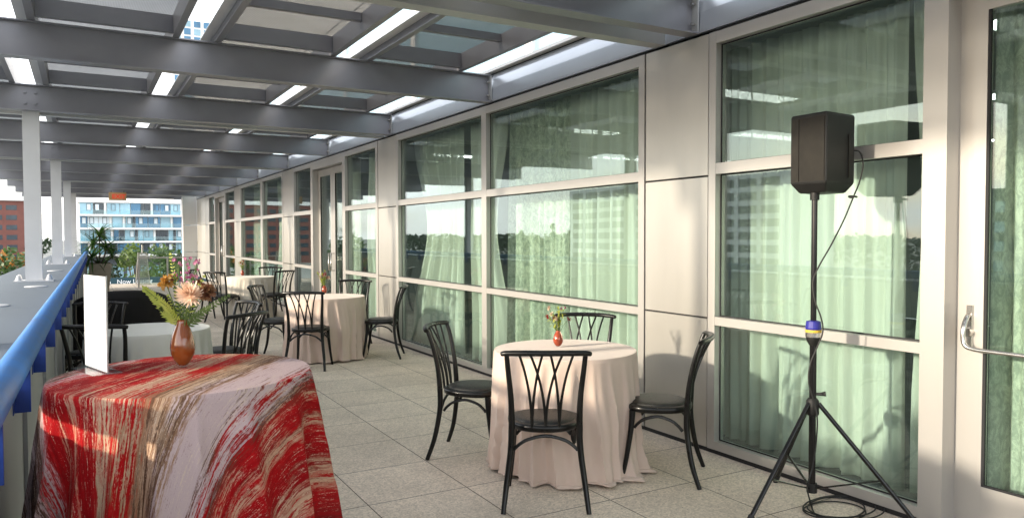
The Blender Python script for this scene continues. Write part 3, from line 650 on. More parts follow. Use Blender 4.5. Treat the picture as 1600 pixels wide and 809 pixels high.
for k in range(8): MB().box(x0+1+k*3, 1.8, .6, x0+3.2+k*3, 1.99, 3.4).build('window', 'win_pale', ap)
# slim tower glimpsed through the roof slots
tw = building('tower_block', (36.5, 320, -9), 'tall white tower with blue windows glimpsed through a roof slot')
MB().box(-5, 0, 0, 14, 14, 95).build('wall', 'white_wall', tw)
for fl in range(12):
    for c in range(5): MB().box(-4+c*3.6, -.1, 58.5+fl*3.1, -1.6+c*3.6, -.002, 60.9+fl*3.1).build('window', 'win_blue' if (c+fl) % 3 else 'win_pale', tw)
# brick block
bk = building('brick_block', (-47, 300, -9), 'red brick office block with rows of paired windows past the left columns')
MB().box(-32, 0, 0, 30.5, 22, 22.6).build('wall', 'brick', bk)
MB().box(-33, -.6, 22.6, 31, 22, 25).build('roof', 'white_wall', bk)
for fl in range(6):
    for c in range(15):
        xx = 25.4-c*4.1; zz = 3.0+fl*3.3
        f = MB().box(xx, -.06, zz, xx+3, -.002, zz+1.6).build('window', 'win_dark', bk)
# more brick with taller body seen from beside
# pale gridded office, seen mirrored in the glazing
of = building('gridded_office', (-110, 136, -9), 'long pale office block with a grid of square windows, mirrored in the glazing')
MB().box(-14, -37, 0, 0, 37, 23).build('wall', 'office', of)
for fl in range(8):
    for c in range(12):
        yy = -35.4+c*6; f = MB().box(.002, yy, 1.6+fl*2.7, .05, yy+4.8, 3.2+fl*2.7); f.build('window', 'win_dark', of)
da = building('dark_tower', (-112, 60, -9), 'dark stepped apartment tower mirrored in the door glass')
MB().box(-10, -5, 0, 0, 3, 17.5).build('wall', 'dark_render', da); MB().box(-10, 3.01, 0, -1, 9, 13.5).build('wing', 'dark_render', da)
for fl in range(5):
    for c in range(3): MB().box(.002, -4.4+c*2.5, 2+fl*3, .04, -3+c*2.5, 3.6+fl*3).build('window', 'win_pale', da)
# pavilion and leasing banner on a lower roof
pv = building('low_pavilion', (5.6, 70, -9), 'low brown timber pavilion with pale parasol roofs among the trees')
MB().box(-2.6, 0, 0, 5, 6, 6.3).build('wall', 'brown_deck', pv); MB().box(-2.5, -.2, 5.2, -2.3, -.01, 6.9).box(-.1, -.2, 5.2, .1, -.01, 6.9).box(2.4, -.2, 5.2, 2.6, -.01, 6.9).box(-2.5, -.2, 6.9, 2.6, -.01, 7.1).build('frame', 'brown_deck', pv)
MB().prism([(0, -1), (4.6, -1), (4.6, 3), (0, 3)], 6.5, 7.1, [(2, .8), (2.6, .8), (2.6, 1.2), (2, 1.2)]).build('roof', 'white_wall', pv)
bn = empty('leasing_banner', (1.75, 58, -1.86), 'long dark teal banner with white lettering beyond the end of the terrace', 'banner')
MB().box(-1.3, 0, 0, 6.5, .06, .56).build('sheet', 'banner', bn)
text_mesh('ro', .42, 'banner_text', 'letters', bn, (-.45, -.01, .15), (R(90), 0, 0)); text_mesh('Now Leasing', .42, 'banner_text', 'letters', bn, (.30, -.01, .15), (R(90), 0, 0))
text_mesh('\u2192', .42, 'banner_text', 'arrow', bn, (3.3, -.01, .15), (R(90), 0, 0))
MB().box(-6, .2, -7.1, 8, .5, -.1).build('support_wall', 'interior_wall', bn)

# trees
def tree(x, y, h, r, mt, label, n=900, leaf=.32, name='tree', z=-9, cone=False):
    t = empty(name, (x, y, z), label, 'tree', 'trees beyond the terrace')
    tr_ = MB(); tr_.tube([(0, 0, 0), (.05*r, 0, h*.35), (0, .04*r, h*.75)], [.035*h, .025*h, .012*h], 8)
    cs = []
    for k in range(11):
        a = random.random()*2*PI; q = random.random()**.6*.62*r; zz = random.uniform(.38, .9)*h
        if cone: q *= (1-zz/h)*1.3
        cs.append((Vector((q*math.cos(a), q*math.sin(a), zz)), r*(random.uniform(.32, .5) if not cone else .5*(1.15-zz/h))))
    for c, _ in cs[:7]: tr_.tube([(0, 0, h*.3), tuple(Vector((0, 0, h*.3)).lerp(c, .5)), tuple(c)], [.013*h, .009*h, .004*h], 5)
    tr_.build('trunk', 'bark', t, smooth=True)
    lv_ = MB()
    for k in range(n):
        c, cr_ = random.choice(cs); d = Vector((random.gauss(0, 1), random.gauss(0, 1), random.gauss(0, .8))).normalized()*cr_*random.uniform(.55, 1.08)
        p = c+d; a = Vector((random.gauss(0, 1), random.gauss(0, 1), random.gauss(0, 1))).normalized(); b_ = a.cross(Vector((random.gauss(0, 1), random.gauss(0, 1), .3))).normalized(); s = leaf*random.uniform(.5, 1.2)
        lv_.quad(p-a*s, p-b_*s*.6, p+a*s, p+b_*s*.6)
    lv_.build('crown', mt, t); return t
tl = [(-6.3, 76, 9.9, 2.3, 'leaf', 'mottled green tree at the left edge of the view beside the parapet'),
      (-5.7, 90, 9.8, 1.9, 'leaf_orange', 'orange autumn tree below the brick block'),
      (-4.2, 92, 8.8, 1.6, 'leaf_orange', 'small orange tree partly behind the nearest white column'),
      (-4.9, 110, 10.8, 2.4, 'leaf_dark', 'dark green tree between the first two white columns'),
      (-18, 84, 10.6, 4.0, 'leaf', 'big green tree outside the left edge of the view'),
      (5.2, 92, 10, 2.5, 'leaf_light', 'light green tree left of the wire obelisk'),
      (8.6, 95, 9.4, 2.9, 'leaf', 'green tree right behind the wire obelisk'),
      (3.1, 84, 6.4, 1.7, 'leaf_yellow', 'yellow green shrub left of the pavilion'),
      (10.6, 98, 10.4, 2.6, 'leaf_dark', 'dark tree near the white end wall'),
      (3.0, 98, 8.0, 2.2, 'leaf_dark', 'dark green tree right of the dracaena'),
      (.8, 88, 7.4, 2.0, 'leaf', 'green tree behind the concrete planter')]
for x, y, h, r, mt, lb in tl: tree(x, y, h, r, mt, lb, 1300, .26)
wd_ = MB(); rr_ = random.Random(11)
for k in range(9000):      # far tree line on the -X side, mirrored in the glazing
    yy = rr_.uniform(60, 520); hh = 10.5+2.6*noise.noise(Vector((yy*.05, 0, 0)))+2*noise.noise(Vector((yy*.21, 3, 0))); zz = -9+hh*rr_.random()**.6; p = Vector((-185+rr_.uniform(-9, 9), yy, zz)); s = rr_.uniform(.5, 1.3)
    a = Vector((rr_.gauss(0, 1), rr_.gauss(0, 1), rr_.gauss(0, 1))).normalized(); b_ = a.cross(Vector((0, .3, 1))).normalized(); wd_.quad(p-a*s, p-b_*s, p+a*s, p+b_*s)
tag(wd_.build('tree_line', 'leaf_dark'), 'far dark green wood along the horizon mirrored in the glazing', 'trees', kind='stuff')
for y, h in ((262, 15), (275, 17), (300, 14)): tree(-170, y, h, 3.2, 'leaf_dark', 'pointed conifer rising above the far wood, the %s one' % {262: 'nearest', 275: 'tallest', 300: 'farthest'}[y], 500, .7, 'conifer', cone=True)

# ------------------------------------------------------------------ tables
def fold_fn(seed, nf=11):
    r = random.Random(seed); ph = [r.random()*6.28 for _ in range(4)]
    def f(t): 
        a = math.sin(nf*t+ph[0]+.9*math.sin(2*t+ph[1])+.5*math.sin(3*t+ph[2])); b_ = math.sin((nf*2-3)*t+ph[3]+1.2*math.sin(3*t))
        c_ = math.sin(nf*3.1*t+ph[1]+2*math.sin(2*t+ph[0])); return (1-abs(a)**.8*(1 if a < 0 else .35))*1.3-.55+.2*b_+.10*c_
    return f
def make_cloth(name, x, y, R0, H, mt, label, seed, flare=.1, amp=.05, nf=11, puddle=0, hem=.012, base=0.0, group='floor length tablecloths', rows=30, rb=None, uvmap=False, pudc=0):
    ff = fold_fn(seed, nf); n = 264; mb = MB(); uv = []
    rad = [0, .3, .6, .85, .97]
    mb.v.append((0, 0, H)); uv.append((0, 0))
    for q in rad[1:]:
        for k in range(n):
            t = 2*PI*k/n; rr = (R0-.012)*q; mb.v.append((rr*math.cos(t), rr*math.sin(t), H-.0008*(q > .9))); uv.append((rr*math.cos(t), rr*math.sin(t)))
    r_e = [(R0-.004, H-.002), (R0, H-.010)]
    for rr, z in r_e:
        for k in range(n): t = 2*PI*k/n; mb.v.append((rr*math.cos(t), rr*math.sin(t), z)); uv.append((rr*math.cos(t), rr*math.sin(t)))
    for j in range(1, rows+1):
        s = j/rows
        for k in range(n):
            t = 2*PI*k/n; g = s**.75; fo = ff(t+.05*math.sin(s*4+t*3))
            rr = R0+flare*s**1.1+amp*g*fo+.006*math.sin(s*7+t*5)*s
            zmin = hem+.008*(1+math.sin(t*5+seed))
            z = H-.010-(H-.010-zmin)*s
            if puddle:
                loc = max(0, math.cos(t-pudc))**2*.85+.15
                if s > .8: q = (s-.8)/.2; rr += puddle*loc*q*q*(.8+.4*math.sin(nf*t*1.0+2)); z = max(z, .014+.05*loc*(.5+.5*math.sin(nf*1.7*t+s*6))*(1-q)*1.3+.03*loc*math.sin(q*PI)*(.5+.5*math.sin(13*t)))
                if s > .93: z = min(z, .03)
            mb.v.append((rr*math.cos(t), rr*math.sin(t), z)); d_ = R0+(H-.01)*s; uv.append((d_*math.cos(t), d_*math.sin(t)))
    for k in range(n): mb.f.append((0, 1+k, 1+(k+1) % n))
    nr = (len(mb.v)-1)//n
    for j in range(nr-1):
        for k in range(n): a = 1+j*n+k; b_ = 1+j*n+(k+1) % n; mb.f.append((a, a+n, b_+n, b_))
    mb.uv = uv; o = mb.build(name, mt, smooth=True); o.location = (x, y, base)
    for p in o.data.polygons: p.use_smooth = True
    md = o.modifiers.new('t', 'SOLIDIFY'); md.thickness = .003; md.offset = -1
    return tag(o, label, 'tablecloth', group)
def make_table(x, y, R0, H, label, group='round tables under cloths'):
    t = empty('round_table', (x, y, 0), label, 'table', group)
    MB().lathe([(R0-.03, 0), (R0-.03, .018)], (0, 0, H-.028), 40).build('tabletop', 'brown_deck', t)
    MB().lathe([(.02, .04), (.02, H-.03)], (0, 0, 0), 12).build('pedestal', 'black_plastic', t, smooth=True)
    for k in range(4): a = PI/4+k*PI/2; MB().tube([(.02*math.cos(a), .02*math.sin(a), .06), (.28*math.cos(a), .28*math.sin(a), .018)], [.018, .012], 8, smooth=False).build('leg', 'black_plastic', t)
TA, TB, TC, TD, TR = (2.745, 4.09), (2.62, 9.22), (2.72, 14.5), (.46, 6.70), (.280, 2.58)
make_table(*TA, .47, .756, 'round table under the nearest blush pink cloth'); make_cloth('tablecloth', *TA, .468, .76, 'cloth_pink', 'floor length blush pink tablecloth puddling on the pavers at the nearest dining table', 4, .012, .05, 15, .09, pudc=R(-75))
make_table(*TB, .47, .756, 'round table under the middle blush cloth'); make_cloth('tablecloth', *TB, .478, .76, 'cloth_pink', 'blush pink tablecloth of the middle table between the black chairs', 9, .01, .045, 14, .05, pudc=R(-90))
make_table(*TC, .42, .756, 'round table under the farthest cream cloth'); make_cloth('tablecloth', *TC, .43, .76, 'cloth_cream', 'cream tablecloth of the farthest table by the glass front', 14, .02, .04, 13, .03)
make_table(*TD, .45, .756, 'round table under the white cloth right behind the red one'); make_cloth('tablecloth', *TD, .46, .76, 'cloth_white', 'plain off-white tablecloth directly behind the red patterned table', 21, .03, .045, 14, .02)
make_table(*TR, .37, 1.066, 'tall cocktail table under the red patterned cloth'); make_cloth('tablecloth', *TR, .386, 1.07, 'cloth_brush', 'red cream and brown brush-stroke patterned cloth on the tall front table', 33, .10, .095, 9, .0, hem=.05, rows=44)

# ------------------------------------------------------------------ chairs
def make_chair():
    c = empty('bentwood_chair', (0, 0, 0), '', 'chair', 'black crossback chairs around the tables')
    # seat
    def sp(t, sx=.205, sy=.2):   # rounded trapezoid outline
        x = math.copysign(abs(math.cos(t))**.8, math.cos(t))*sx; y = math.copysign(abs(math.sin(t))**.8, math.sin(t))*sy
        return (x*(1+.12*y/sy), y+.0)
    n = 44; pts = [sp(2*PI*k/n) for k in range(n)]
    sc = lambda s: [(x*s, y*s) for x, y in pts]
    mb = MB(); prof = [(.96, .425), (1.0, .432), (1.01, .447), (1.0, .460), (.97, .464), (.84, .464)]
    for s, z in prof: mb.v += [(x*s, y*s, z) for x, y in pts]
    for j in range(len(prof)-1):
        for k in range(n): mb.f.append((j*n+k, j*n+(k+1) % n, (j+1)*n+(k+1) % n, (j+1)*n+k))
    mb.f.append(tuple(range(n-1, -1, -1))); mb.f.append(tuple(range(len(prof)*n-n, len(prof)*n)))
    seat = mb.build('seat', 'black_wood', c, smooth=True)
    mb = MB(); prof = [(.84, .4645), (.83, .470), (.78, .478), (.6, .484), (.3, .487), (.02, .488)]
    for s, z in prof: mb.v += [(x*s, y*s, z) for x, y in pts]
    for j in range(len(prof)-1):
        for k in range(n): mb.f.append((j*n+k, j*n+(k+1) % n, (j+1)*n+(k+1) % n, (j+1)*n+k))
    mb.f.append(tuple(range(len(prof)*n-n, len(prof)*n))); mb.build('cushion', 'seat_pad', seat, smooth=True)
    for s in (-1, 1):
        MB().tube([(s*.232, -.262, 0), (s*.215, -.215, .14), (s*.192, -.185, .32), (s*.186, -.183, .45), (s*.190, -.198, .62), (s*.205, -.232, .78), (s*.212, -.262, .868)], [.0135, .016, .0175, .0185, .016, .0145, .0135], 10).build('rear_leg', 'black_wood', c, smooth=True)
        MB().tube([(s*.205, .205, 0), (s*.190, .178, .14), (s*.176, .152, .32), (s*.172, .145, .43)], [.0125, .015, .0175, .02], 10).build('front_leg', 'black_wood', c, smooth=True)
    MB().tube([(-.238, -.262, .868), (-.21, -.275, .874), (-.11, -.308, .879), (0, -.318, .88), (.11, -.308, .879), (.21, -.275, .874), (.238, -.262, .868)], [.015, .018, .019, .019, .019, .018, .015], 10, flat=.85).build('top_rail', 'black_wood', c, smooth=True)
    def ry(x): return -.318+.056*(x/.21)**2
    for xb, xt in ((-.075, -.145), (-.075, -.022), (0, -.085), (0, .085), (.075, .022), (.075, .145)):
        P = []
        for t, zz in ((0, .455), (.2, .55), (.45, .66), (.72, .77), (1, .872)):
            q = xb+(xt-xb)*(t**1.7); yb = -.188; yt = ry(xt)
            P.append((q, yb+(yt-yb)*t**1.5, zz))
        MB().tube(P, [.0085, .0085, .0075, .007, .007], 7).build('spindle', 'black_wood', c, smooth=True)
    def arch(a, b, zl=.29, zt=.405):
        a = Vector(a); b = Vector(b); P = [a.lerp(b, u)+Vector((0, 0, zl+(zt-zl)*abs(math.sin(PI*u))**.55)) for u in (0.04, .12, .25, .5, .75, .88, .96)]
        MB().tube(P, .0095, 7).build('bow_brace', 'black_wood', c, smooth=True)
    arch((-.192, -.180, 0), (.192, -.180, 0)); arch((-.176, .15, 0), (.176, .15, 0)); arch((-.185, -.17, 0), (-.172, .145, 0)); arch((.185, -.17, 0), (.172, .145, 0))
    return c
proto = make_chair(); used = False
def chair(x, y, face, label):
    global used
    o = copy_tree(proto) if used else proto; used = True
    o.location = (x, y, 0); o.rotation_euler = (0, 0, math.atan2(-face[0], face[1])); o['label'] = label; return o
def chair_at(rl, rr, label):   # from the two rear feet (seen from behind: left, right)
    a = Vector((*rl, 0)); b = Vector((*rr, 0)); d = (b-a).normalized(); f = Vector((-d.y, d.x, 0)); c = (a+b)/2+f*.262; return chair(c.x, c.y, f, label)
chair_at((1.946, 3.504), (2.355, 3.266), 'black chair with its back to the viewer in front of the nearest pink table')
chair_at((2.30, 4.96), (1.995, 4.63), 'black chair seen side on at the left of the nearest pink table')
chair_at((3.145, 3.26), (3.49, 3.585), 'black chair side on beside the metal panel, right of the nearest pink table')
def chair_tb(t, ang, dist, label):
    d = Vector((math.cos(R(ang)), math.sin(R(ang)), 0)); c = Vector((*t, 0))+d*dist; return chair(c.x, c.y, -d, label)
chair_tb(TA, 47, .72, 'black chair by the window behind the nearest pink table, only its back showing')
chair_tb(TB, -120, .74, 'black chair with its back to the viewer at the near side of the middle table')
chair_tb(TB, 147, .62, 'black chair turned sideways at the left of the middle table')
chair_tb(TB, -27, .68, 'black chair by the window at the right of the middle table')
chair_tb(TB, 55, .95, 'black chair behind the middle table showing above its cloth')
chair_tb(TC, -140, .68, 'black chair at the near left of the farthest table')
chair_tb(TC, 150, .80, 'black chair at the far left of the farthest table')
chair_tb(TC, 60, .85, 'black chair behind the farthest cream table')
chair_tb(TC, -60, .62, 'black chair on the near right of the farthest table')
chair(.17, 6.22, (.43, .9), 'black chair behind the white menu card with its back to the white table')
chair(.06, 7.74, (-.3, -.95), 'black chair farther along the blue rail beyond the white table')
chair(.98, 6.48, (-.62, .78), 'nearer of the two black chairs right of the white table')
chair(1.10, 7.28, (-.8, -.25), 'farther of the two black chairs right of the white table')

# lounge sofa
sf = empty('lounge_sofa', (.42, 10.2, 0), 'black upholstered lounge sofa with a rounded back beyond the white table', 'sofa'); sf.scale = (.86, 1.0, 1.1)
mb = MB()
for nm, r0, r1, zb, zt, a0, a1 in (('backrest', .40, .58, .12, .82, 175, 365),):
    m_ = 26
    for i in range(m_+1):
        a = R(a0+(a1-a0)*i/m_); h = zt*(.74+.26*abs(math.sin(PI*i/m_))**.6)
        for rr, zz in ((r0, zb), (r1, zb), (r1+.02, (zb+h)/2), (r1, h-.05), ((r0+r1)/2, h), (r0, h-.05)): mb.v.append((float(rr*math.cos(a)*1.15), float(rr*math.sin(a)), float(zz)))
    for i in range(m_):
        for k in range(6): mb.f.append((i*6+k, (i+1)*6+k, (i+1)*6+(k+1) % 6, i*6+(k+1) % 6))
    mb.f.append(tuple(range(6))); mb.f.append(tuple(m_*6+k for k in range(5, -1, -1)))
mb.build(nm, 'sofa', sf, smooth=True, sub=1)
MB().lathe([(.38, .12), (.42, .16), (.43, .38), (.40, .43), (.2, .45), (.01, .455)], (0, .02, 0), 28).build('seat', 'sofa', sf, smooth=True)
for a in (45, 135, 225, 315): MB().lathe([(.014, 0), (.02, .13)], (.38*math.cos(R(a)), .38*math.sin(R(a)), 0), 10).build('leg', 'black_plastic', sf, smooth=True)

# ------------------------------------------------------------------ vases and flowers
def vase(x, y, z, h, r, mt, label):
    t = empty('bud_vase', (x, y, z), label, 'vase', 'bud vases on the tables')
    pr = [(.36, 0), (.42, .015), (.50, .04), (.72, .12), (.92, .25), (1, .38), (.97, .5), (.84, .66), (.64, .8), (.47, .91), (.40, .97), (.43, 1.0), (.37, 1.0), (.33, .95), (.5, .8), (.6, .6), (.02, .5)]
    MB().lathe([(a*r, b*h+.006) for a, b in pr], (0, 0, 0), 32).build('body', mt, t, smooth=True)
    MB().lathe([(r*.34, 0), (r*.38, .004), (r*.36, .0055)], (0, 0, 0), 24).build('glass_foot', 'clear', t, smooth=True)
    return t
VR = pix(286, 573, 2, 1.07); VZ = 1.0715
vase(VR.x, VR.y, VZ, .150, .039, 'vase', 'glossy copper coloured teardrop vase on the red patterned cloth')
VA = pix(872, 542, 2, .76); VB = pix(507, 459, 2, .76); VC = pix(379, 431, 2, .76)
va = [(VA, 'small red brown bud vase on the nearest pink table'), (VB, 'small red brown bud vase on the middle table'), (VC, 'small red brown bud vase on the farthest table')]
for v, lb in va: vase(v.x, v.y, .7612, .105, .034, 'vase_red', lb)

def stemline(mb, p0, p1, r=.0018, sag=.0):
    p0 = Vector(p0); p1 = Vector(p1); mid = (p0+p1)/2+Vector((0, 0, .02)); mb.tube([p0, mid, p1], [r*1.2, r, r*.8], 5); return mb
# camera-side frame to lay the bouquet out: U = picture right, Wd = depth
U = Vector((math.cos(YAW), -math.sin(YAW), 0)); D = Vector((math.sin(YAW), math.cos(YAW), 0)); Z = Vector((0, 0, 1))
def bq(px, py, dep=0): # position in the bouquet by picture place at the vase's distance (layout of real flowers in space)
    dist = (Vector((VR.x, VR.y, 0))).dot(D)+dep; return U*((px-800)/F_PX*dist)+D*dist+Z*(HC-(py-368.7)/F_PX*dist)
mouth = Vector((VR.x, VR.y, VZ+.142))
def flower(name, label, tip, cat='flower'):
    o = empty(name, tuple(mouth-Z*.06), label, cat, 'cut flowers in the copper vase'); return o, tip-(mouth-Z*.06)
# chrysanthemum
fl_, tp = flower('chrysanthemum', 'large peach chrysanthemum with curling petals in the copper vase', bq(296, 462, -.05))
stemline(MB(), (0, 0, 0), tp).build('stem', 'stem', fl_, smooth=True)
pm = MB(); axis = (-D*.75+Z*.62+U*.05).normalized(); ax1 = axis.cross(Z).normalized(); ax2 = axis.cross(ax1)
for ring, (nn_, tilt, L_) in enumerate([(20, 100, .042), (20, 82, .045), (18, 66, .044), (16, 48, .040), (12, 30, .033), (9, 12, .026)]):
    for k in range(nn_):
        a = 2*PI*(k+ring*.37)/nn_+random.uniform(-.12, .12); tl_ = R(tilt+random.uniform(-9, 9)); d = axis*math.cos(tl_)+(ax1*math.cos(a)+ax2*math.sin(a))*math.sin(tl_)
        pm.blade(tp+axis*(.004*ring), d, axis, L_*random.uniform(.85, 1.15), .0085, -.28, 4, .3)
pm.build('petals', 'petal_peach', fl_)
# rust rose / protea to the right, orange ones to the left
def ball(name, label, px, py, dep, r, mt, n=70):
    fl_, tp = flower(name, label, bq(px, py, dep)); stemline(MB(), (0, 0, 0), tp).build('stem', 'stem', fl_, smooth=True); q = MB()
    for k in range(n):
        d = Vector((random.gauss(0, 1), random.gauss(0, 1), random.gauss(.4, .9))).normalized(); t1 = d.cross(Vector((random.gauss(0, 1), random.gauss(0, 1), random.gauss(0, 1)))).normalized()
        q.blade(tp+d*r*random.uniform(.25, .6), (d+t1*.5), d, r*random.uniform(.7, 1.0), r*.55, .3, 3, .3)
    q.build('petals', mt, fl_)
ball('protea', 'rusty brown protea on the right side of the copper vase', 323, 455, .01, .024, 'petal_rust', 110)
ball('orange_rose', 'mustard orange rose upper left of the peach chrysanthemum', 258, 441, .0, .020, 'petal_orange')
ball('orange_rose', 'smaller orange rose just above the green frond', 269, 434, .03, .015, 'petal_orange')
ball('orange_rose', 'tiny rust orange bud right above the chrysanthemum', 312, 440, .03, .012, 'petal_rust', 40)
ball('green_bud', 'round green bud low on the left of the bouquet', 252, 482, -.02, .009, 'leaf_light', 40)
# pink sprigs: each a stem with a few tiny starry blossoms and buds
for j, (px, py, dp, lb) in enumerate([(277, 409, .02, 'upper left'), (294, 405, .04, 'top middle'), (308, 408, .02, 'top right'), (289, 420, .0, 'centre'), (303, 425, .03, 'right centre'), (271, 430, .02, 'left centre'), (297, 434, -.01, 'lowest'), (284, 434, .02, 'innermost')]):
    fl_, tp = flower('pink_blossom', '%s one of the magenta blossom sprigs above the chrysanthemum' % lb, bq(px, py, dp)); sm_ = stemline(MB(), (0, 0, 0), tp, .0012); q = MB(); bd = MB()
    for b_ in range(6):
        c = tp+Vector([random.uniform(-.013, .013), random.uniform(-.012, .012), random.uniform(-.014, .010)]); sm_.tube([tp*.86, c], .0007, 4, smooth=False)
        ax_ = (-D+Vector([random.uniform(-.8, .8) for _ in range(3)])+Z*.5).normalized(); e1 = ax_.cross(Z).normalized(); e2 = ax_.cross(e1)
        if b_ % 3 == 2: bd.lathe([(.0006, -.004), (.0026, -.001), (.0022, .003), (.0004, .005)], tuple(c), 7); continue
        for k in range(9): a = 2*PI*k/9; q.blade(c, e1*math.cos(a)+e2*math.sin(a)+ax_*.25, ax_, .0062, .0028, .1, 2, .5)
    sm_.build('stem', 'stem', fl_, smooth=True); q.build('petals', 'petal_pink', fl_); bd.build('buds', 'petal_pink', fl_, smooth=True)
# fronds
def frond(label, px, py, dep, n=13, ll=.03, side=None, mt='frond', base=None):
    fl_, tp = flower('leaf_frond', label, bq(px, py, dep)); fl_['category'] = 'foliage'; p0 = Vector((0, 0, .03)); mid = p0.lerp(tp, .5)+Z*.02
    P = [p0, mid, tp]; MB().tube(P, [.0018, .0014, .0008], 5).build('stem', 'stem', fl_, smooth=True); q = MB()
    for k in range(n):
        t = .22+.78*k/(n-1); c = (p0*(1-t)**2+mid*2*t*(1-t)+tp*t*t); d = ((tp-p0).normalized())
        s0 = d.cross(D).normalized()
        for s in (-1, 1): q.blade(c, d*.75+s0*s+D*random.uniform(-.3, .3), D*-1+Z*.3, ll*(1.15-.75*t)*random.uniform(.85, 1.1), ll*.27, .1, 3)
    q.blade(tp, (tp-p0), -D, ll*.5, ll*.25, 0, 3)
    q.build('leaflets', mt, fl_)
frond('long yellow green frond reaching far to the left of the vase', 226, 451, -.02, 17, .034)
frond('yellow green frond between the vase and the longest frond', 249, 470, -.04, 13, .026)
frond('tall upright spike of yellow green leaves at the top of the bouquet', 266, 397, .02, 17, .018)
frond('green frond reaching right past the protea', 355, 462, .0, 13, .024, mt='leaf_light')
frond('short green frond low on the right', 325, 480, -.02, 11, .026, mt='leaf_light')
frond('dark green frond leaning back over the vase mouth', 290, 440, .06, 13, .026, mt='leaf')
for k_, (px, py) in enumerate([(262, 462), (272, 450), (310, 462), (318, 432)]):
    frond(['small green sprig left behind the chrysanthemum', 'small green sprig right above the copper vase', 'small green sprig right of the chrysanthemum', 'small green sprig next to the protea'][k_], px, py, .02, 9, .02, mt=['frond', 'leaf', 'leaf_light', 'frond'][k_])
# small bouquets: one thing each
def bouquet(v, s, label, seed):
    rg = random.Random(seed); t = empty('flower_bouquet', (v.x, v.y, .7612+.07), label, 'flowers', 'small bouquets in bud vases'); st = MB(); gl = MB(); pr_ = {'petal_red': MB(), 'petal_peach': MB(), 'petal_pink': MB()}
    for k in range(15):
        a = rg.uniform(0, 2*PI); sp_ = rg.uniform(.01, .085)*s; h = rg.uniform(.08, .17)*s; tip = Vector((math.cos(a)*sp_, math.sin(a)*sp_, h+.03)); stemline(st, (0, 0, 0), tip, .0014)
        kind = ['petal_red', 'petal_peach', 'petal_pink', 'g', 'g'][k % 5]
        if kind == 'g':
            for j in range(12): c = tip*(.4+.6*j/11); gl.blade(c, Vector((rg.gauss(0, 1), rg.gauss(0, 1), rg.gauss(.5, .6))), (0, 0, 1), .035*s, .011*s, .2, 3)
        else:
            r = .013*s if kind != 'petal_pink' else .008*s
            for j in range(24): d = Vector((rg.gauss(0, 1), rg.gauss(0, 1), rg.gauss(.3, .9))).normalized(); pr_[kind].blade(tip, d, (0.1, 0, 1), r*1.6, r*.7, .2, 2, .4)
    st.build('stems', 'stem', t); gl.build('leaves', 'frond', t)
    for k, m_ in pr_.items(): m_.build('petals', k, t)
bouquet(VA, .95, 'loose red and peach bouquet in the vase on the nearest pink table', 2); bouquet(VB, 1.25, 'tall red and green bouquet in the vase on the middle table', 3); bouquet(VC, 1.1, 'little bouquet in the vase on the farthest table', 4)

# menu card in acrylic holder
mc = pix(151, 579, 2, 1.07); V_ = Vector((mc.x, mc.y, 0)).normalized()
hold = empty('menu_holder', (mc.x, mc.y, 1.0712), 'upright white menu card in a clear acrylic stand on the red patterned cloth', 'sign holder', rz=math.atan2(V_.y, V_.x)+R(17))
MB().box(-.108, -.003, .003, -.1045, .003, .307).box(.1045, -.003, .003, .108, .003, .307).box(-.104, -.003, .0035, .104, .003, .006).build('sleeve', 'clear', hold)
MB().box(-.104, -.0022, .0065, .104, .0022, .305).build('card', 'paper', hold)
MB().box(-.105, -.045, 0, .105, .045, .0025).build('base', 'clear', hold)

# ------------------------------------------------------------------ loudspeaker on tripod
PX, PY = 3.44, 2.71
st_ = empty('speaker_stand', (PX, PY, 0), 'black tripod stand with a blue and yellow collar in front of the window', 'tripod stand')
MB().tube([(0, 0, .12), (0, 0, .98)], .0185, 16, smooth=False).build('lower_pole', 'tripod', st_, smooth=True)
MB().tube([(0, 0, .98), (0, 0, 1.76)], .0155, 16, smooth=False).build('upper_pole', 'tripod', st_, smooth=True)
cl_ = MB().lathe([(.022, .905), (.035, .93), (.039, .95), (.039, .985)], n=20).build('collar', 'black_plastic', st_, smooth=True)
MB().lathe([(.041, .951), (.041, .975)], n=20).build('metal_ring', 'steel', cl_); MB().lathe([(.042, .976), (.042, .99)], n=20).build('yellow_band', 'yellow_plastic', cl_)
MB().lathe([(.040, .991), (.041, 1.0), (.037, 1.035), (.02, 1.04)], n=20).build('blue_grip', 'blue_plastic', cl_)
hb = MB().lathe([(.022, .52), (.034, .53), (.034, .60), (.024, .615)], n=18).build('hub', 'black_plastic', st_, smooth=True)
MB().tube([(0, 0, .64), (.02, -.03, .64), (.035, -.055, .645)], [.008, .008, .014], 8).build('clamp_knob', 'black_plastic', hb, smooth=True)
MB().lathe([(.028, .10), (.028, .15)], n=16).build('lower_yoke', 'black_plastic', st_, smooth=True)
feet = [Vector((-.40, .0, 0)), Vector((.20, .43, 0)), Vector((.235, -.43, 0))]
lp = pix(1168, 822, 2, 0); feet[0] = Vector((lp.x-PX, lp.y-PY, 0))
rp = pix(1437, 826, 2, 0); feet[2] = Vector((rp.x-PX, rp.y-PY, 0)); bp3 = pix(1212, 753, 2, 0); feet[1] = Vector((bp3.x-PX, bp3.y-PY, 0))
for f in feet:
    d = f.normalized(); a = d*.03+Z*.59; b_ = f+Z*.012
    lg = MB().tube([a, b_], .0125, 10, smooth=False); lo = lg.build('leg', 'tripod', st_, smooth=True); MB().tube([b_+(a-b_).normalized()*.05, b_-(a-b_).normalized()*.008], .017, 10, smooth=False).build('rubber_foot', 'rubber', lo, smooth=True)
    m_ = a.lerp(b_, .64); MB().tube([d*.026+Z*.125, m_], .008, 6, smooth=False, flat=.6).build('brace', 'tripod', st_)
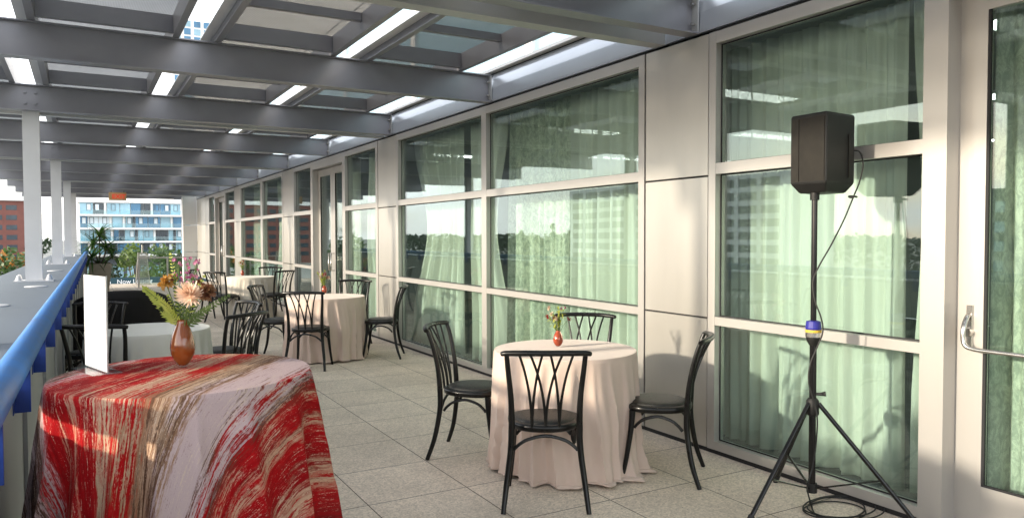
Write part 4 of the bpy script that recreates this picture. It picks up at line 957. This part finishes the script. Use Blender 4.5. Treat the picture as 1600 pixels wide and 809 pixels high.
# cabinet: plan corners from the picture, wedge body with chamfered underside
def cam_pt(px, dep): return U*((px-800)/F_PX*dep)+D*dep
L0, C0, R0_ = cam_pt(1233.5, 4.13), cam_pt(1290, 3.93), cam_pt(1334, 4.08); B0 = L0+(R0_-C0)*1.05
spk = empty('loudspeaker', (PX, PY, 1.74), 'scuffed black loudspeaker cabinet on top of the tripod stand', 'loudspeaker')
pl_ = [v-Vector((PX, PY, 0)) for v in (L0, C0, R0_, B0)]
def shrink(q, s): c = sum(q, Vector())/4; return [c+(v-c)*s for v in q]
bz, tz = .015, .402
base_, low = shrink(pl_, .72), pl_
mb = MB(); mb.prism([(v.x, v.y) for v in base_], -.012, bz+.02, [(v.x, v.y) for v in low]); 
mb2 = MB(); mb2.v = [(v.x, v.y, -.012) for v in base_]+[(v.x, v.y, bz+.025) for v in low]+[(v.x, v.y, tz) for v in low]+[(v.x, v.y, tz+.008) for v in shrink(pl_, .95)]
mb2.f = [(3, 2, 1, 0)]+[(j*4+k, j*4+(k+1) % 4, (j+1)*4+(k+1) % 4, (j+1)*4+k) for j in range(3) for k in range(4)]+[(12, 13, 14, 15)]
mb2.build('cabinet', 'black_plastic', spk, bevel=.006)
L1, C1, R1, B1 = pl_
nf = (C1-L1).cross(Z).normalized(); nf = nf if nf.dot(-(L1+C1)/2-Vector((PX, PY, 0))) > 0 else -nf
g = MB(); a = L1.lerp(C1, .25)+nf*.004; b_ = L1.lerp(C1, .95)+nf*.004
def slab(a, b_, z0, z1, nrm, t): mbx = MB(); mbx.prism([(a.x, a.y), (b_.x, b_.y), (b_.x+nrm.x*t, b_.y+nrm.y*t), (a.x+nrm.x*t, a.y+nrm.y*t)], z0, z1); return mbx
slab(L1.lerp(C1, .27), L1.lerp(C1, .95), .05, .385, nf, .005).build('grille', 'grille', spk); slab(L1.lerp(C1, .06), L1.lerp(C1, .25), .05, .385, nf, .004).build('side_grille', 'grille', spk)
ns = (R1-C1).cross(Z).normalized(); ns = ns if ns.dot(-(R1+C1)/2-Vector((PX, PY, 0))) > 0 else -ns
slab(C1.lerp(R1, .76), C1.lerp(R1, .79), .07, .30, ns, .005).build('handle_recess', 'grille', spk)
cc = (L1+C1+R1+B1)/4
MB().lathe([(.035, .41), (.03, .42), (.01, .424)], (cc.x, cc.y, 0), 16).build('top_fitting', 'black_plastic', spk, smooth=True)
MB().lathe([(.024, -.05), (.024, -.01)], (0, 0, 0), 14).build('pole_socket', 'black_plastic', spk, smooth=True)
# cable
cab = MB(); w0 = Vector((PX, PY, 1.74))
pc = lambda px, py, dep: U*((px-800)/F_PX*dep)+D*dep+Z*(HC-(py-368.7)/F_PX*dep)
P = [pc(1333, 237, 4.1), pc(1342, 240, 4.08), pc(1347, 258, 4.06), pc(1342, 285, 4.04), pc(1333, 308, 4.03), pc(1318, 345, 4.02), pc(1298, 385, 4.01), pc(1281, 415, 4.01), pc(1271, 440, 4.0), pc(1274, 470, 3.99), pc(1284, 497, 3.98), pc(1287, 520, 3.98), pc(1278, 545, 3.99), pc(1268, 570, 3.99), pc(1266, 600, 3.99), pc(1276, 635, 3.99), pc(1280, 660, 3.98), pc(1278, 700, 3.98), pc(1273, 735, 3.98), pc(1265, 765, 3.97)]
fl0 = pix(1268, 790, 2, .008); P += [Vector((fl0.x, fl0.y, .012))]
cx_ = pix(1312, 795, 2, .006)
for k in range(44):
    a = k/11*2*PI+2.6; rr = .15+.035*math.sin(k*.7)+.02*(k//11); P.append(Vector((cx_.x+rr*1.1*math.cos(a), cx_.y+rr*.8*math.sin(a), .008+.003*(k//11))))
cab.tube(P, .0042, 7, sub=5)
tag(cab.build('audio_cable', 'rubber', smooth=True), 'thin black audio cable from the loudspeaker down the pole, coiled on the pavers', 'cable')
ck = MB(); c_ = pc(1332, 309, 4.03)
for k in range(1): ck.tube([c_+(U*math.cos(a)*.02+D*math.sin(a)*.02)+Z*.004*math.sin(a) for a in [i*.5 for i in range(10)]], .006, 6)
tag(ck.build('cable_strap', 'rubber', smooth=True), 'black strap loop clipped round the loudspeaker cable', 'strap')
